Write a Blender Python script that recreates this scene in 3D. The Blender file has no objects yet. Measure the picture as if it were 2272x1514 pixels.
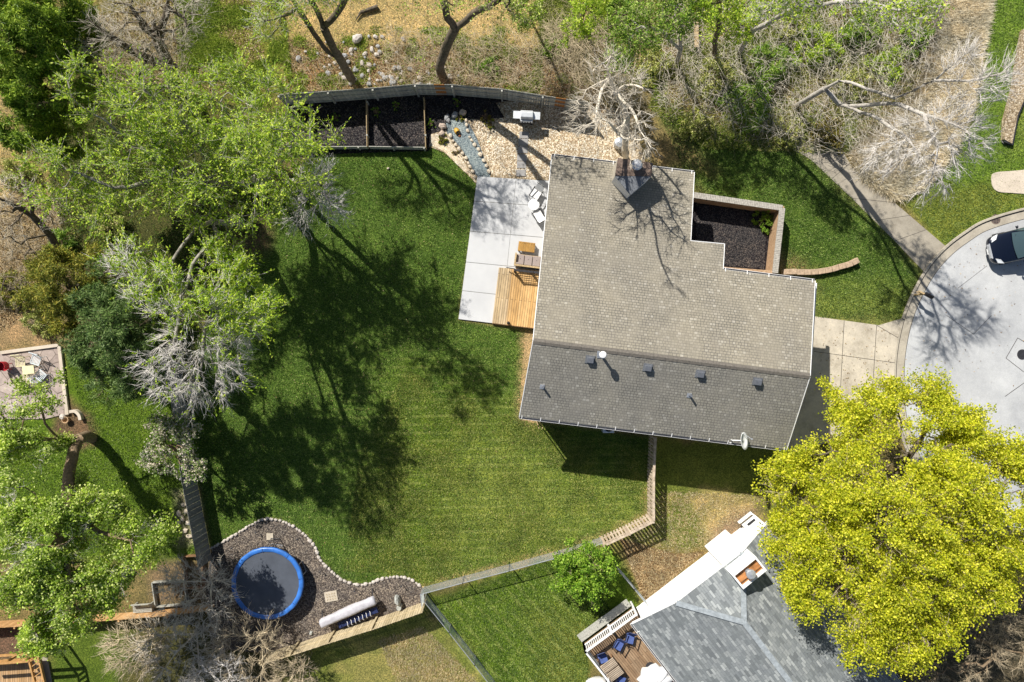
import bpy, math, random
import numpy as np
from mathutils import Vector, Matrix, Quaternion

# ------------------------------------------------------------------ camera, sky, sun, exposure
S = bpy.context.scene
COL = S.collection
H, F, CX, CY = 42.0, 1512.0, 1136.0, 757.0        # drone height (m), focal length and centre in photo pixels
cam_d = bpy.data.cameras.new("camera"); cam = bpy.data.objects.new("camera", cam_d); COL.objects.link(cam)
cam.location = (0, 0, H); cam.rotation_euler = (0, 0, 0)
cam_d.sensor_width = 36.0; cam_d.lens = 36.0 * F / 2272.0
cam_d.clip_start = 0.5; cam_d.clip_end = 2000
S.camera = cam
SUN_EL = math.radians(42.5)
SUNXY = (-0.586, 0.810)                           # horizontal direction towards the sun
W = bpy.data.worlds.new("World"); S.world = W; W.use_nodes = True
nt = W.node_tree; nt.nodes.clear()
wo = nt.nodes.new("ShaderNodeOutputWorld"); bg = nt.nodes.new("ShaderNodeBackground"); sk = nt.nodes.new("ShaderNodeTexSky")
sk.sky_type = 'NISHITA'; sk.sun_disc = False; sk.sun_elevation = SUN_EL
sk.sun_rotation = math.atan2(SUNXY[0], SUNXY[1]); sk.air_density = 1.0; sk.dust_density = 1.2
bg.inputs[1].default_value = 0.06
nt.links.new(sk.outputs[0], bg.inputs[0]); nt.links.new(bg.outputs[0], wo.inputs[0])
sd = bpy.data.lights.new("sun", 'SUN'); sun = bpy.data.objects.new("sun", sd); COL.objects.link(sun)
sd.energy = 4.9; sd.angle = math.radians(0.55); sd.color = (1.0, 0.955, 0.88)
sv = Vector((SUNXY[0] * math.cos(SUN_EL), SUNXY[1] * math.cos(SUN_EL), math.sin(SUN_EL)))
sun.rotation_euler = sv.to_track_quat('Z', 'Y').to_euler(); sun.location = (-20, 20, 60)
S.view_settings.view_transform = 'Standard'; S.view_settings.look = 'None'
S.view_settings.exposure = 0.52; S.view_settings.gamma = 1.0
S.cycles.max_bounces = 6; S.cycles.diffuse_bounces = 3; S.cycles.transparent_max_bounces = 6

# ------------------------------------------------------------------ helpers
def P(px, py, z=0.0):
    s = (H - z) / F
    return Vector(((px - CX) * s, -(py - CY) * s, z))
def PL(pts, z=0.0): return [P(a, b, z) for a, b in pts]
def R(d): return math.radians(d)
LOC = {}
def tag(o, label=None, cat=None, group=None, kind=None):
    if label: o['label'] = label
    if cat: o['category'] = cat
    if group: o['group'] = group
    if kind: o['kind'] = kind
    return o
def thing(name, label, cat, loc=(0, 0, 0), rz=0.0, group=None):
    o = bpy.data.objects.new(name, None); COL.objects.link(o)
    o.location = loc; o.rotation_euler = (0, 0, rz); o.empty_display_size = 0.2
    LOC[o.name] = Vector(loc)
    return tag(o, label, cat, group)
def raw_mesh(name, v, f3=None, f4=None, mat=None, smooth=False, parent=None):
    """fast mesh from numpy arrays: v (n,3), triangles, quads"""
    me = bpy.data.meshes.new(name)
    v = np.asarray(v, dtype=np.float32)
    parts = []; sizes = []
    if f3 is not None and len(f3): parts.append(np.asarray(f3, np.int32).ravel()); sizes.append(np.full(len(f3), 3, np.int32))
    if f4 is not None and len(f4): parts.append(np.asarray(f4, np.int32).ravel()); sizes.append(np.full(len(f4), 4, np.int32))
    li = np.concatenate(parts); sz = np.concatenate(sizes)
    st = np.concatenate([[0], np.cumsum(sz)[:-1]]).astype(np.int32)
    me.vertices.add(len(v)); me.vertices.foreach_set('co', v.ravel())
    me.loops.add(len(li)); me.loops.foreach_set('vertex_index', li)
    me.polygons.add(len(sz)); me.polygons.foreach_set('loop_start', st); me.polygons.foreach_set('loop_total', sz)
    if smooth: me.polygons.foreach_set('use_smooth', np.ones(len(sz), bool))
    me.update(calc_edges=True)
    if mat: me.materials.append(mat)
    o = bpy.data.objects.new(name, me); COL.objects.link(o)
    if parent is not None: o.parent = parent
    return o
class MB:
    """collects shapes in world (or local) coordinates; build() links ONE mesh object"""
    def __init__(s): s.v = []; s.f = []
    def add(s, vs, fs):
        b = len(s.v); s.v += [tuple(x) for x in vs]; s.f += [tuple(b + i for i in f) for f in fs]; return s
    def box(s, c, size, rz=0.0, rx=0.0, ry=0.0):
        hx, hy, hz = size[0] / 2, size[1] / 2, size[2] / 2
        M = Matrix.Rotation(rz, 3, 'Z') @ Matrix.Rotation(ry, 3, 'Y') @ Matrix.Rotation(rx, 3, 'X'); c = Vector(c)
        vs = [c + M @ Vector((x * hx, y * hy, z * hz)) for x in (-1, 1) for y in (-1, 1) for z in (-1, 1)]
        return s.add(vs, [(0, 1, 3, 2), (4, 6, 7, 5), (0, 4, 5, 1), (2, 3, 7, 6), (0, 2, 6, 4), (1, 5, 7, 3)])
    def bar(s, a, b, w, h=None, up=(0, 0, 1)):
        """square bar from a to b: w across, h along 'up'"""
        a = Vector(a); b = Vector(b); h = h or w; d = (b - a).normalized(); u = Vector(up)
        if abs(d.dot(u)) > .98: u = Vector((1, 0, 0))
        x = d.cross(u).normalized() * w / 2; y = x.cross(d).normalized() * h / 2
        vs = [p + i * x + j * y for p in (a, b) for i, j in ((-1, -1), (1, -1), (1, 1), (-1, 1))]
        return s.add(vs, [(3, 2, 1, 0), (4, 5, 6, 7), (0, 1, 5, 4), (1, 2, 6, 5), (2, 3, 7, 6), (3, 0, 4, 7)])
    def tube(s, a, b, r, r2=None, n=8, cap=True):
        a = Vector(a); b = Vector(b); r2 = r if r2 is None else r2; d = (b - a).normalized()
        u = Vector((0, 0, 1)) if abs(d.z) < .9 else Vector((1, 0, 0)); x = d.cross(u).normalized(); y = d.cross(x)
        vs = []
        for p, q in ((a, r), (b, r2)):
            for i in range(n):
                t = 2 * math.pi * i / n; vs.append(p + q * (math.cos(t) * x + math.sin(t) * y))
        fs = [(i, (i + 1) % n, n + (i + 1) % n, n + i) for i in range(n)]
        if cap: fs += [tuple(range(n - 1, -1, -1)), tuple(range(n, 2 * n))]
        return s.add(vs, fs)
    def path(s, pts, r, n=6):
        for a, b in zip(pts[:-1], pts[1:]): s.tube(a, b, r, n=n)
        return s
    def prism(s, pts, z0, z1):
        """pts: xy(z) outline; extruded between z0 and z1"""
        n = len(pts); ar = sum(pts[i][0] * pts[(i + 1) % n][1] - pts[(i + 1) % n][0] * pts[i][1] for i in range(n))
        if ar < 0: pts = pts[::-1]
        vs = [(p[0], p[1], z0) for p in pts] + [(p[0], p[1], z1) for p in pts]
        return s.add(vs, [tuple(range(n - 1, -1, -1)), tuple(range(n, 2 * n))] + [(i, (i + 1) % n, n + (i + 1) % n, n + i) for i in range(n)])
    def slab(s, pts, t):
        """3D polygon given a thickness t downwards"""
        n = len(pts); ar = sum(pts[i][0] * pts[(i + 1) % n][1] - pts[(i + 1) % n][0] * pts[i][1] for i in range(n))
        if ar < 0: pts = pts[::-1]
        vs = [(p[0], p[1], p[2] - t) for p in pts] + [tuple(p) for p in pts]
        return s.add(vs, [tuple(range(n - 1, -1, -1)), tuple(range(n, 2 * n))] + [(i, (i + 1) % n, n + (i + 1) % n, n + i) for i in range(n)])
    def lathe(s, c, prof, n=16):
        vs = []; fs = []
        for r, z in prof:
            for i in range(n):
                t = 2 * math.pi * i / n; vs.append((c[0] + r * math.cos(t), c[1] + r * math.sin(t), c[2] + z))
        for k in range(len(prof) - 1):
            for i in range(n):
                fs.append((k * n + i, k * n + (i + 1) % n, (k + 1) * n + (i + 1) % n, (k + 1) * n + i))
        fs += [tuple(range(n - 1, -1, -1)), tuple(range((len(prof) - 1) * n, len(prof) * n))]
        return s.add(vs, fs)
    def rock(s, c, rx, ry, rz, seed=0, rot=0.0, n=9, m=5):
        rg = random.Random(seed); vs = []; fs = []
        k = [rg.uniform(.72, 1.1) for _ in range(n)]
        for j in range(m + 1):
            ph = -math.pi / 2 + math.pi * j / m
            for i in range(n):
                t = 2 * math.pi * i / n; q = k[i] * rg.uniform(.93, 1.07)
                cp = math.copysign(abs(math.cos(ph)) ** .7, math.cos(ph))
                x = rx * q * cp * math.cos(t); y = ry * q * cp * math.sin(t); z = rz * math.sin(ph) * rg.uniform(.9, 1.08)
                vs.append((c[0] + x * math.cos(rot) - y * math.sin(rot), c[1] + x * math.sin(rot) + y * math.cos(rot), c[2] + z))
        for j in range(m):
            for i in range(n): fs.append((j * n + i, j * n + (i + 1) % n, (j + 1) * n + (i + 1) % n, (j + 1) * n + i))
        return s.add(vs, fs)
    def build(s, name, mat, parent=None, world=True, smooth=False, bevel=0.0):
        me = bpy.data.meshes.new(name); off = Vector((0, 0, 0))
        if parent is not None and world: off = LOC.get(parent.name, Vector((0, 0, 0)))
        me.from_pydata([(a - off.x, b - off.y, c - off.z) for a, b, c in s.v], [], s.f)
        if smooth:
            for p in me.polygons: p.use_smooth = True
        me.materials.append(mat); me.update()
        o = bpy.data.objects.new(name, me); COL.objects.link(o)
        if parent is not None: o.parent = parent
        LOC[o.name] = off
        if bevel:
            b = o.modifiers.new("bevel", 'BEVEL'); b.width = bevel; b.segments = 2; b.limit_method = 'ANGLE'
        return o
def solo(mb, name, mat, label, cat, group=None, **k): return tag(mb.build(name, mat, **k), label, cat, group)
def dup(root, loc, rz, label=None, group=None, scale=None):
    r = root.copy(); COL.objects.link(r); r.location = loc; r.rotation_euler = (0, 0, rz)
    if scale: r.scale = scale
    if label: r['label'] = label
    if group: r['group'] = group
    for ch in list(root.children):
        c = ch.copy(); COL.objects.link(c); c.parent = r
        for g in list(ch.children):
            d = g.copy(); COL.objects.link(d); d.parent = c
    return r

# ------------------------------------------------------------------ materials
class N:
    def __init__(s, name):
        s.m = bpy.data.materials.new(name); s.m.use_nodes = True; s.t = s.m.node_tree; s.t.nodes.clear()
        s.out = s.n('OutputMaterial'); s.b = s.n('BsdfPrincipled'); s.l(s.b.outputs[0], s.out.inputs[0]); s._p = None
    def n(s, k, **kw):
        x = s.t.nodes.new('ShaderNode' + k)
        for a, b in kw.items(): setattr(x, a, b)
        return x
    def l(s, a, b): s.t.links.new(a, b)
    def pos(s, rot=0.0, scale=(1, 1, 1)):
        if s._p is None: s._p = s.n('NewGeometry').outputs['Position']
        if rot == 0 and scale == (1, 1, 1): return s._p
        # rotate first, then scale, so that the stretch runs along the rotated axes
        m = s.n('Mapping'); m.inputs['Rotation'].default_value = (0, 0, rot); s.l(s._p, m.inputs[0])
        q = s.n('Mapping'); q.inputs['Scale'].default_value = scale; s.l(m.outputs[0], q.inputs[0]); return q.outputs[0]
    def noise(s, sc, det=3, rough=.6, vec=None, dist=0.0):
        x = s.n('TexNoise'); x.inputs['Scale'].default_value = sc; x.inputs['Detail'].default_value = det
        x.inputs['Roughness'].default_value = rough; x.inputs['Distortion'].default_value = dist
        s.l(vec or s.pos(), x.inputs['Vector']); return x.outputs[0]
    def vor(s, sc, vec=None, out='Color', rnd=1.0):
        x = s.n('TexVoronoi'); x.inputs['Scale'].default_value = sc; x.inputs['Randomness'].default_value = rnd
        s.l(vec or s.pos(), x.inputs['Vector']); return x.outputs[out]
    def ramp(s, fac, stops, interp='LINEAR'):
        x = s.n('ValToRGB'); e = x.color_ramp.elements; x.color_ramp.interpolation = interp
        while len(e) < len(stops): e.new(0.5)
        for i, (p, c) in enumerate(stops): e[i].position = p; e[i].color = (*c, 1) if len(c) == 3 else c
        s.l(fac, x.inputs[0]); return x.outputs[0]
    def mix(s, fac, a, b, mode='MIX'):
        x = s.n('Mix', data_type='RGBA', blend_type=mode)
        for v, i in ((fac, 0), (a, 6), (b, 7)):
            if isinstance(v, (int, float)): x.inputs[i].default_value = v
            elif isinstance(v, tuple): x.inputs[i].default_value = (*v, 1)
            else: s.l(v, x.inputs[i])
        return x.outputs[2]
    def math(s, op, a, b=0.0):
        x = s.n('Math', operation=op)
        for v, i in ((a, 0), (b, 1)):
            if isinstance(v, (int, float)): x.inputs[i].default_value = v
            else: s.l(v, x.inputs[i])
        return x.outputs[0]
    def color(s, c):
        if isinstance(c, tuple): s.b.inputs['Base Color'].default_value = (*c, 1)
        else: s.l(c, s.b.inputs['Base Color'])
        return s
    def rough(s, r, metal=0.0, spec=0.3):
        s.b.inputs['Roughness'].default_value = r; s.b.inputs['Metallic'].default_value = metal
        s.b.inputs['Specular IOR Level'].default_value = spec; return s
    def bump(s, h, d=.05, st=.6):
        x = s.n('Bump'); x.inputs['Distance'].default_value = d; x.inputs['Strength'].default_value = st
        s.l(h, x.inputs['Height']); s.l(x.outputs[0], s.b.inputs['Normal']); return s
def var(c, k): return tuple(max(0, min(1, x * k)) for x in c)
def pmat(name, c, sc=6.0, amt=.25, rough=.75, metal=0.0, bump=0.0, det=4, spec=.3):
    m = N(name); m.color(m.ramp(m.noise(sc, det), [(.3, var(c, 1 - amt)), (.7, var(c, 1 + amt))])).rough(rough, metal, spec)
    if bump: m.bump(m.noise(sc * 4, 4), bump, .6)
    return m.m
def planks(name, c1, c2, width, ang, length=3.0, gap=.008, gapc=(.03, .02, .012), rough=.75, streak=.5):
    """boards running along direction ang (radians)"""
    m = N(name); v = m.pos(-ang)
    b = m.n('TexBrick'); b.inputs['Scale'].default_value = 1.0; b.inputs['Brick Width'].default_value = length
    b.inputs['Row Height'].default_value = width; b.inputs['Mortar Size'].default_value = gap; b.inputs['Mortar Smooth'].default_value = 0.1
    b.inputs['Color1'].default_value = (*c1, 1); b.inputs['Color2'].default_value = (*c2, 1); b.inputs['Mortar'].default_value = (*gapc, 1)
    b.offset = .37; m.l(v, b.inputs['Vector'])
    g = m.noise(14, 3, .7, m.pos(-ang, (.12, 1, 1)))
    c = m.mix(streak, b.outputs[0], m.ramp(g, [(.3, (.45, .45, .45)), (.7, (1.35, 1.3, 1.25))]), 'MULTIPLY')
    c = m.mix(.5, c, m.ramp(m.noise(1.1, 3), [(.35, (.65, .65, .66)), (.65, (1.2, 1.18, 1.15))]), 'MULTIPLY')
    m.color(c).rough(rough).bump(b.outputs['Fac'], -.01, .5); return m.m
def shingle(name, ramp, ang, w=.30, h=.143, mort=(.08, .08, .075), ms=.012):
    m = N(name); v = m.pos(-ang)
    b = m.n('TexBrick'); b.inputs['Scale'].default_value = 1.0; b.inputs['Brick Width'].default_value = w
    b.inputs['Row Height'].default_value = h; b.inputs['Mortar Size'].default_value = ms; b.inputs['Mortar Smooth'].default_value = .3
    b.inputs['Color1'].default_value = (0, 0, 0, 1); b.inputs['Color2'].default_value = (1, 1, 1, 1); b.inputs['Mortar'].default_value = (.3, .3, .3, 1)
    b.offset = .43; b.squash = .8; b.squash_frequency = 3; m.l(v, b.inputs['Vector'])
    c = m.ramp(b.outputs[0], ramp, 'LINEAR')
    c = m.mix(.55, c, m.ramp(m.noise(.35, 4), [(.35, (.82, .82, .85)), (.65, (1.14, 1.11, 1.06))]), 'MULTIPLY')
    c = m.mix(.5, c, m.ramp(m.noise(2.2, 3), [(.3, (.88, .87, .89)), (.7, (1.09, 1.09, 1.08))]), 'MULTIPLY')
    c = m.mix(.5, c, m.ramp(m.noise(30, 2), [(.3, (.7, .7, .7)), (.7, (1.25, 1.25, 1.25))]), 'MULTIPLY')
    # worn edges: only some courses show their dark butt line
    k = m.math('MULTIPLY', b.outputs['Fac'], m.ramp(m.noise(.8, 3), [(.38, (.35, .35, .35)), (.62, (1, 1, 1))]))
    c = m.mix(k, c, mort)
    m.color(c).rough(.92, 0, .15).bump(b.outputs['Fac'], -.02, .5); return m.m
def leafmat(name, cols, trans=.35, nsc=.9):
    m = N(name); g = m.n('NewGeometry'); r = g.outputs['Random Per Island']
    k = len(cols); c = m.ramp(r, [((i + .5) / k, q) for i, q in enumerate(cols)])
    c = m.mix(.6, c, m.ramp(m.noise(nsc, 3), [(.35, (.62, .68, .7)), (.65, (1.3, 1.25, 1.1))]), 'MULTIPLY')
    m.color(c).rough(.55, 0, .25)
    tr = m.n('BsdfTranslucent'); m.l(c, tr.inputs[0]); mx = m.n('MixShader'); mx.inputs[0].default_value = trans
    m.l(m.b.outputs[0], mx.inputs[1]); m.l(tr.outputs[0], mx.inputs[2]); m.l(mx.outputs[0], m.out.inputs[0]); return m.m
HA = -math.atan2(1.90, 14.98)                       # direction of the house's ridge (about -7.2 degrees)
M = {}
M['concrete'] = (lambda m: (m.color(m.mix(.7, (.52, .525, .53), m.ramp(m.noise(.55, 5, .65), [(.3, (.86, .86, .87)), (.7, (1.08, 1.08, 1.07))]), 'MULTIPLY')).rough(.85), m.m)[1])(N('patio concrete'))
def stained(name, c, amt, spec=None):
    m = N(name); a = m.mix(amt, c, m.ramp(m.noise(.9, 6, .7), [(.32, (.62, .60, .57)), (.5, (1, 1, 1)), (.68, (1.25, 1.24, 1.22))]), 'MULTIPLY')
    a = m.mix(.6, a, m.ramp(m.noise(16, 3, .7), [(.3, (.8, .8, .8)), (.7, (1.15, 1.15, 1.15))]), 'MULTIPLY')
    a = m.mix(m.ramp(m.noise(2.3, 5, .7), [(.62, (0, 0, 0)), (.72, (.5, .5, .5))]), a, var(c, 1.45) if c[0] < .5 else var(c, .8))
    m.color(a).rough(.9).bump(m.noise(30, 2), .01, .4); return m.m
M['drive'] = stained('driveway concrete', (.50, .445, .355), .8)
M['path'] = stained('old path concrete', (.33, .295, .235), .7)
M['kerb'] = stained('kerb concrete', (.40, .36, .29), .6)
M['pad'] = stained('concrete pad', (.58, .50, .40), .4)
def roadm():
    m = N('road surface'); c = m.mix(.8, (.46, .465, .465), m.ramp(m.noise(.35, 6, .7), [(.32, (.72, .73, .75)), (.68, (1.18, 1.18, 1.17))]), 'MULTIPLY')
    c = m.mix(.5, c, m.ramp(m.noise(22, 3, .8), [(.3, (.72, .72, .72)), (.7, (1.2, 1.2, 1.2))]), 'MULTIPLY')
    c = m.mix(m.ramp(m.noise(1.7, 6, .8), [(.62, (0, 0, 0)), (.72, (.6, .6, .6))]), c, (.28, .27, .25))
    m.color(c).rough(.88).bump(m.noise(60, 2), .006, .4); return m.m
M['road'] = roadm()
M['joint'] = pmat('dark joint', (.05, .045, .04))
M['tar'] = pmat('tar seam', (.07, .065, .06))
M['roof_n'] = shingle('weathered roof shingles lit side', [(0, (.26, .238, .188)), (.5, (.285, .26, .206)), (.88, (.305, .28, .225)), (.95, (.345, .32, .262)), (1, (.385, .36, .30))], HA, w=.20, h=.145)  # lighter, warmer copy of the shingles for the slope facing the sun
M['roof_s'] = shingle('roof shingles grey shaded side', [(0, (.235, .225, .195)), (.5, (.26, .248, .212)), (.88, (.275, .262, .226)), (.95, (.315, .303, .265)), (1, (.355, .342, .30))], HA, w=.20, h=.145)  # same shingles, coloured greyer and darker for the slope turned from the sun
M['roof_g'] = shingle('neighbour roof shingles', [(0, (.145, .16, .165)), (.35, (.195, .215, .22)), (.6, (.225, .245, .25)), (.85, (.27, .29, .29)), (1, (.36, .385, .38))], math.atan2(-.79, .61), w=.42, h=.145, mort=(.12, .13, .14), ms=.008)
M['white'] = pmat('white painted metal', (.78, .78, .77), amt=.06, rough=.45)
M['siding'] = (lambda m: (m.color(m.mix(m.ramp(m.math('FRACT', m.math('MULTIPLY', m.n('SeparateXYZ').outputs[2], 6.0)), [(.0, (1, 1, 1)), (.1, (0, 0, 0))]), (.86, .86, .85), (.62, .62, .62))).rough(.5), m.m)[1])(N('white lap siding'))
for _n in M['siding'].node_tree.nodes:
    if _n.type == 'SEPXYZ':
        _g = M['siding'].node_tree.nodes.new('ShaderNodeNewGeometry'); M['siding'].node_tree.links.new(_g.outputs['Position'], _n.inputs[0])
M['stucco'] = pmat('beige siding', (.42, .38, .31), amt=.12)
M['metal'] = pmat('galvanised metal', (.55, .57, .60), sc=9, amt=.2, rough=.4, metal=.6)
M['steel'] = pmat('stainless steel', (.66, .68, .70), sc=5, amt=.1, rough=.38, metal=.45)
M['darkmetal'] = pmat('dark metal', (.035, .035, .04), rough=.5)
M['black'] = pmat('black plastic', (.02, .02, .022), rough=.55)
M['rust'] = pmat('rusty metal cap', (.16, .115, .09), sc=4, amt=.5, rough=.8)
M['slate'] = pmat('dark cricket shingles', (.15, .16, .175), sc=12, amt=.25, rough=.8)
M['cedar'] = planks('golden deck boards', (.50, .30, .115), (.62, .40, .18), .14, HA + R(90), 4.0)
M['cedar_old'] = planks('greyed step boards', (.42, .31, .17), (.56, .44, .28), .14, HA + R(90), 4.0)
M['brownwood'] = pmat('brown timber', (.22, .12, .06), sc=8, amt=.35)
M['tanwood'] = pmat('tan timber', (.42, .31, .17), sc=10, amt=.3)
M['greywood'] = pmat('weathered grey timber', (.36, .355, .31), sc=11, amt=.3)
M['orangewood'] = pmat('new cedar board', (.40, .17, .05), sc=11, amt=.3)
M['cushion'] = pmat('taupe cushion', (.30, .25, .23), sc=30, amt=.15, rough=.95)
M['fabric'] = pmat('pale sling fabric', (.76, .75, .73), sc=25, amt=.12, rough=.9)
M['bark'] = pmat('dark bark', (.13, .105, .075), sc=7, amt=.5, rough=.95, bump=.03)
M['barkgrey'] = pmat('pale grey bark', (.40, .37, .33), sc=6, amt=.35, rough=.95, bump=.02)
M['barkbrown'] = pmat('brown bark', (.22, .16, .10), sc=7, amt=.4, rough=.95, bump=.03)
M['twiggrey'] = pmat('pale twigs', (.70, .66, .61), sc=2.5, amt=.2, rough=.9)
M['twigtan'] = pmat('tan twigs', (.52, .43, .29), sc=2.5, amt=.3, rough=.9)
M['twiggreen'] = pmat('green brown twigs', (.27, .25, .14), sc=2.5, amt=.3, rough=.9)
# ------------------------------------------------------------------ ground (one sheet; colour zones of what grows or lies there, some darkened for shade)
RG = np.random.default_rng(7)
def vnoise(x, y, sc, seed=0):
    """smooth value noise in numpy, range -1..1"""
    x = x * sc; y = y * sc; xi = np.floor(x).astype(np.int64); yi = np.floor(y).astype(np.int64); fx = x - xi; fy = y - yi
    fx = fx * fx * (3 - 2 * fx); fy = fy * fy * (3 - 2 * fy)
    def h(a, b):
        n = (a * 374761393 + b * 668265263 + seed * 1442695041) & 0x7fffffff
        n = ((n ^ (n >> 13)) * 1274126177) & 0x7fffffff
        return ((n ^ (n >> 16)) & 0xffff) / 32767.5 - 1
    return (h(xi, yi) * (1 - fx) + h(xi + 1, yi) * fx) * (1 - fy) + (h(xi, yi + 1) * (1 - fx) + h(xi + 1, yi + 1) * fx) * fy
def sdist(x, y, poly):
    """signed distance to polygon (positive inside)"""
    d = np.full(x.shape, 1e9); ins = np.zeros(x.shape, bool); n = len(poly)
    for i in range(n):
        ax, ay = poly[i][0], poly[i][1]; bx, by = poly[(i + 1) % n][0], poly[(i + 1) % n][1]
        ex, ey = bx - ax, by - ay; L = ex * ex + ey * ey + 1e-12
        t = np.clip(((x - ax) * ex + (y - ay) * ey) / L, 0, 1)
        d = np.minimum(d, np.hypot(x - ax - t * ex, y - ay - t * ey))
        c = ((ay > y) != (by > y)) & (x < ex * (y - ay) / (ey + 1e-12) + ax); ins ^= c
    return np.where(ins, d, -d)
BEDEDGE = [(470, 1216), (500, 1200), (530, 1182), (560, 1163), (590, 1152), (625, 1156), (655, 1170), (680, 1190), (700, 1215), (710, 1240), (730, 1262), (755, 1283), (785, 1295), (815, 1296), (850, 1284), (885, 1279), (910, 1285), (937, 1304)]
LAWN = [(760, 335), (960, 322), (1000, 350), (1062, 405), (1015, 712), (1165, 735), (1150, 935), (1440, 970), (1440, 1150), (1330, 1195), (1240, 1222), (945, 1302)] + BEDEDGE[::-1] + [(430, 1000), (418, 890), (440, 760), (520, 560), (560, 480), (640, 400), (690, 345)]
LUSH = (.078, .142, .024); MID = (.14, .235, .03); YEL = (.25, .295, .065); STRAW = (.47, .36, .16); LITTER = (.20, .135, .065)
DIRT = (.145, .10, .06); WEED = (.095, .155, .016); BRIGHT = (.095, .165, .016); DRYG = (.30, .26, .10)
ZONES = [  # polygon in photo pixels on the ground plane, colour, softness m, wobble m, strength
    ([(-600, -400), (560, -400), (640, 240), (480, 560), (300, 600), (-600, 600)], (.17, .15, .05), 2, 1.5, 1),
    ([(120, 120), (420, 200), (620, 260), (600, 460), (500, 560), (430, 900), (300, 860), (180, 620), (120, 400)], (.06, .068, .022), 1.5, 1.5, .92),  # shade under the tree crowns put into the floor colour
    ([(560, -300), (1160, -300), (1200, 120), (640, 100), (560, 60)], STRAW, .8, 1.0, 1),
    ([(400, -100), (600, -100), (640, 60), (640, 190), (560, 230), (440, 100)], (.15, .165, .03), 1.2, 1.0, 1),
    ([(1180, -100), (1560, -100), (1560, 60), (1330, 120), (1190, 60)], (.30, .25, .09), 1.5, 1.5, .8),
    ([(1500, -200), (2050, -200), (1950, 330), (1500, 300), (1420, 150)], (.19, .17, .06), 1.5, 2, .8),
    ([(2070, -200), (2200, -200), (2180, 80), (2150, 240), (2100, 350), (2010, 440), (1900, 400), (1890, 330), (2000, 230)], (.17, .14, .08), .4, .5, .9),  # soil colour darkened to stand for shade beneath the bleached grass
    ([(2190, -200), (2700, -200), (2700, 520), (2100, 560), (2010, 440), (2120, 350), (2165, 230)], MID, .3, .5, 1),
    ([(2240, 80), (2700, 80), (2700, 420), (2250, 330)], YEL, .6, .8, .5),
    ([(2000, 440), (2150, 400), (2272, 420), (2500, 440), (2272, 465), (2180, 490), (2095, 548)], (.19, .20, .04), .5, .6, .7),
    ([(-300, 120), (30, 150), (60, 330), (110, 420), (130, 560), (40, 680), (-300, 680)], STRAW, .7, 1, .9),
    ([(0, 480), (110, 480), (120, 600), (60, 660), (-200, 660)], (.25, .19, .10), .6, 1, .8),
    ([(1460, 250), (1780, 330), (1990, 530), (2040, 610), (2005, 715), (1810, 705), (1810, 600), (1600, 460), (1480, 380)], LUSH, .5, .5, 1),
    ([(1790, 640), (2000, 640), (2000, 720), (1810, 705)], YEL, .8, .8, .6),
    ([(1440, 980), (1800, 985), (1760, 1180), (1700, 1140), (1570, 1210), (1450, 1300), (1370, 1220)], (.12, .15, .03), .3, .5, 1),
    ([(1490, 1100), (1700, 1100), (1690, 1150), (1570, 1200), (1560, 1130)], STRAW, .5, .7, .85),
    ([(1375, 1195), (1500, 1230), (1560, 1225), (1430, 1335)], (.27, .17, .08), .4, .5, .9),
    ([(1620, 1135), (1700, 1120), (1640, 1180), (1580, 1220), (1560, 1200)], (.22, .16, .11), .3, .3, .9),
    (LAWN, LUSH, .12, .12, 1),
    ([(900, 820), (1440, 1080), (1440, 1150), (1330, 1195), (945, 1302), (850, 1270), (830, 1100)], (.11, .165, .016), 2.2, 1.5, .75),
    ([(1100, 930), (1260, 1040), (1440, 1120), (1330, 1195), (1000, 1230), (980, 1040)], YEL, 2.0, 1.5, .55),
    ([(520, 470), (600, 480), (600, 560), (530, 590), (505, 560)], (.17, .115, .075), .5, .3, 1),
    ([(950, 1330), (1240, 1230), (1370, 1230), (1430, 1340), (1400, 1390), (1300, 1440), (1320, 1700), (1110, 1700)], BRIGHT, .3, .4, 1),
    ([(1180, 1360), (1400, 1370), (1300, 1440), (1340, 1600), (1200, 1600)], (.17, .18, .04), 1.2, 1.0, .7),
    ([(620, 1460), (940, 1350), (1108, 1520), (1200, 1800), (500, 1800)], (.15, .185, .04), .3, .5, 1),
    ([(760, 1440), (930, 1400), (1060, 1514), (900, 1600), (740, 1560)], DRYG, 1.6, 2.6, .6),
    ([(140, 780), (300, 760), (420, 900), (460, 1235), (330, 1250), (0, 1250), (-400, 1250), (-400, 900), (0, 900), (140, 920)], BRIGHT, .4, .5, 1),
    ([(150, 880), (205, 930), (215, 985), (180, 1000), (120, 960), (130, 900)], DIRT, .3, .3, 1),
    ([(0, 690), (140, 730), (135, 775), (-200, 790), (-200, 690)], (.34, .24, .13), .5, .6, .9),
    ([(385, 1090), (440, 1090), (455, 1200), (400, 1210)], (.42, .37, .27), .25, .4, .8),
    ([(340, 1250), (470, 1240), (480, 1340), (330, 1360)], (.20, .15, .09), .3, .3, 1),
    ([(-200, 1385), (90, 1385), (80, 1450), (-200, 1480)], (.15, .10, .07), .3, .3, 1),
    ([(110, 1400), (470, 1380), (560, 1480), (500, 1700), (110, 1700)], (.09, .14, .02), .6, .6, 1),
    ([(300, 1350), (640, 1330), (620, 1450), (700, 1600), (260, 1600)], (.09, .08, .035), .8, .8, .85),
    ([(2080, 1300), (2600, 1300), (2600, 1800), (1980, 1800), (2000, 1450)], (.10, .085, .055), .8, .8, 1),
    ([(1155, 735), (1200, 740), (1190, 960), (1150, 935), (1150, 830)], (.40, .29, .16), .25, .25, .9),
    ([(640, 110), (1290, 130), (1320, 230), (1100, 190), (640, 205)], (.24, .155, .075), .5, .6, .95),
    ([(1390, 240), (1520, 300), (1580, 380), (1450, 380)], (.24, .18, .09), .6, .6, .8),
]
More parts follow.
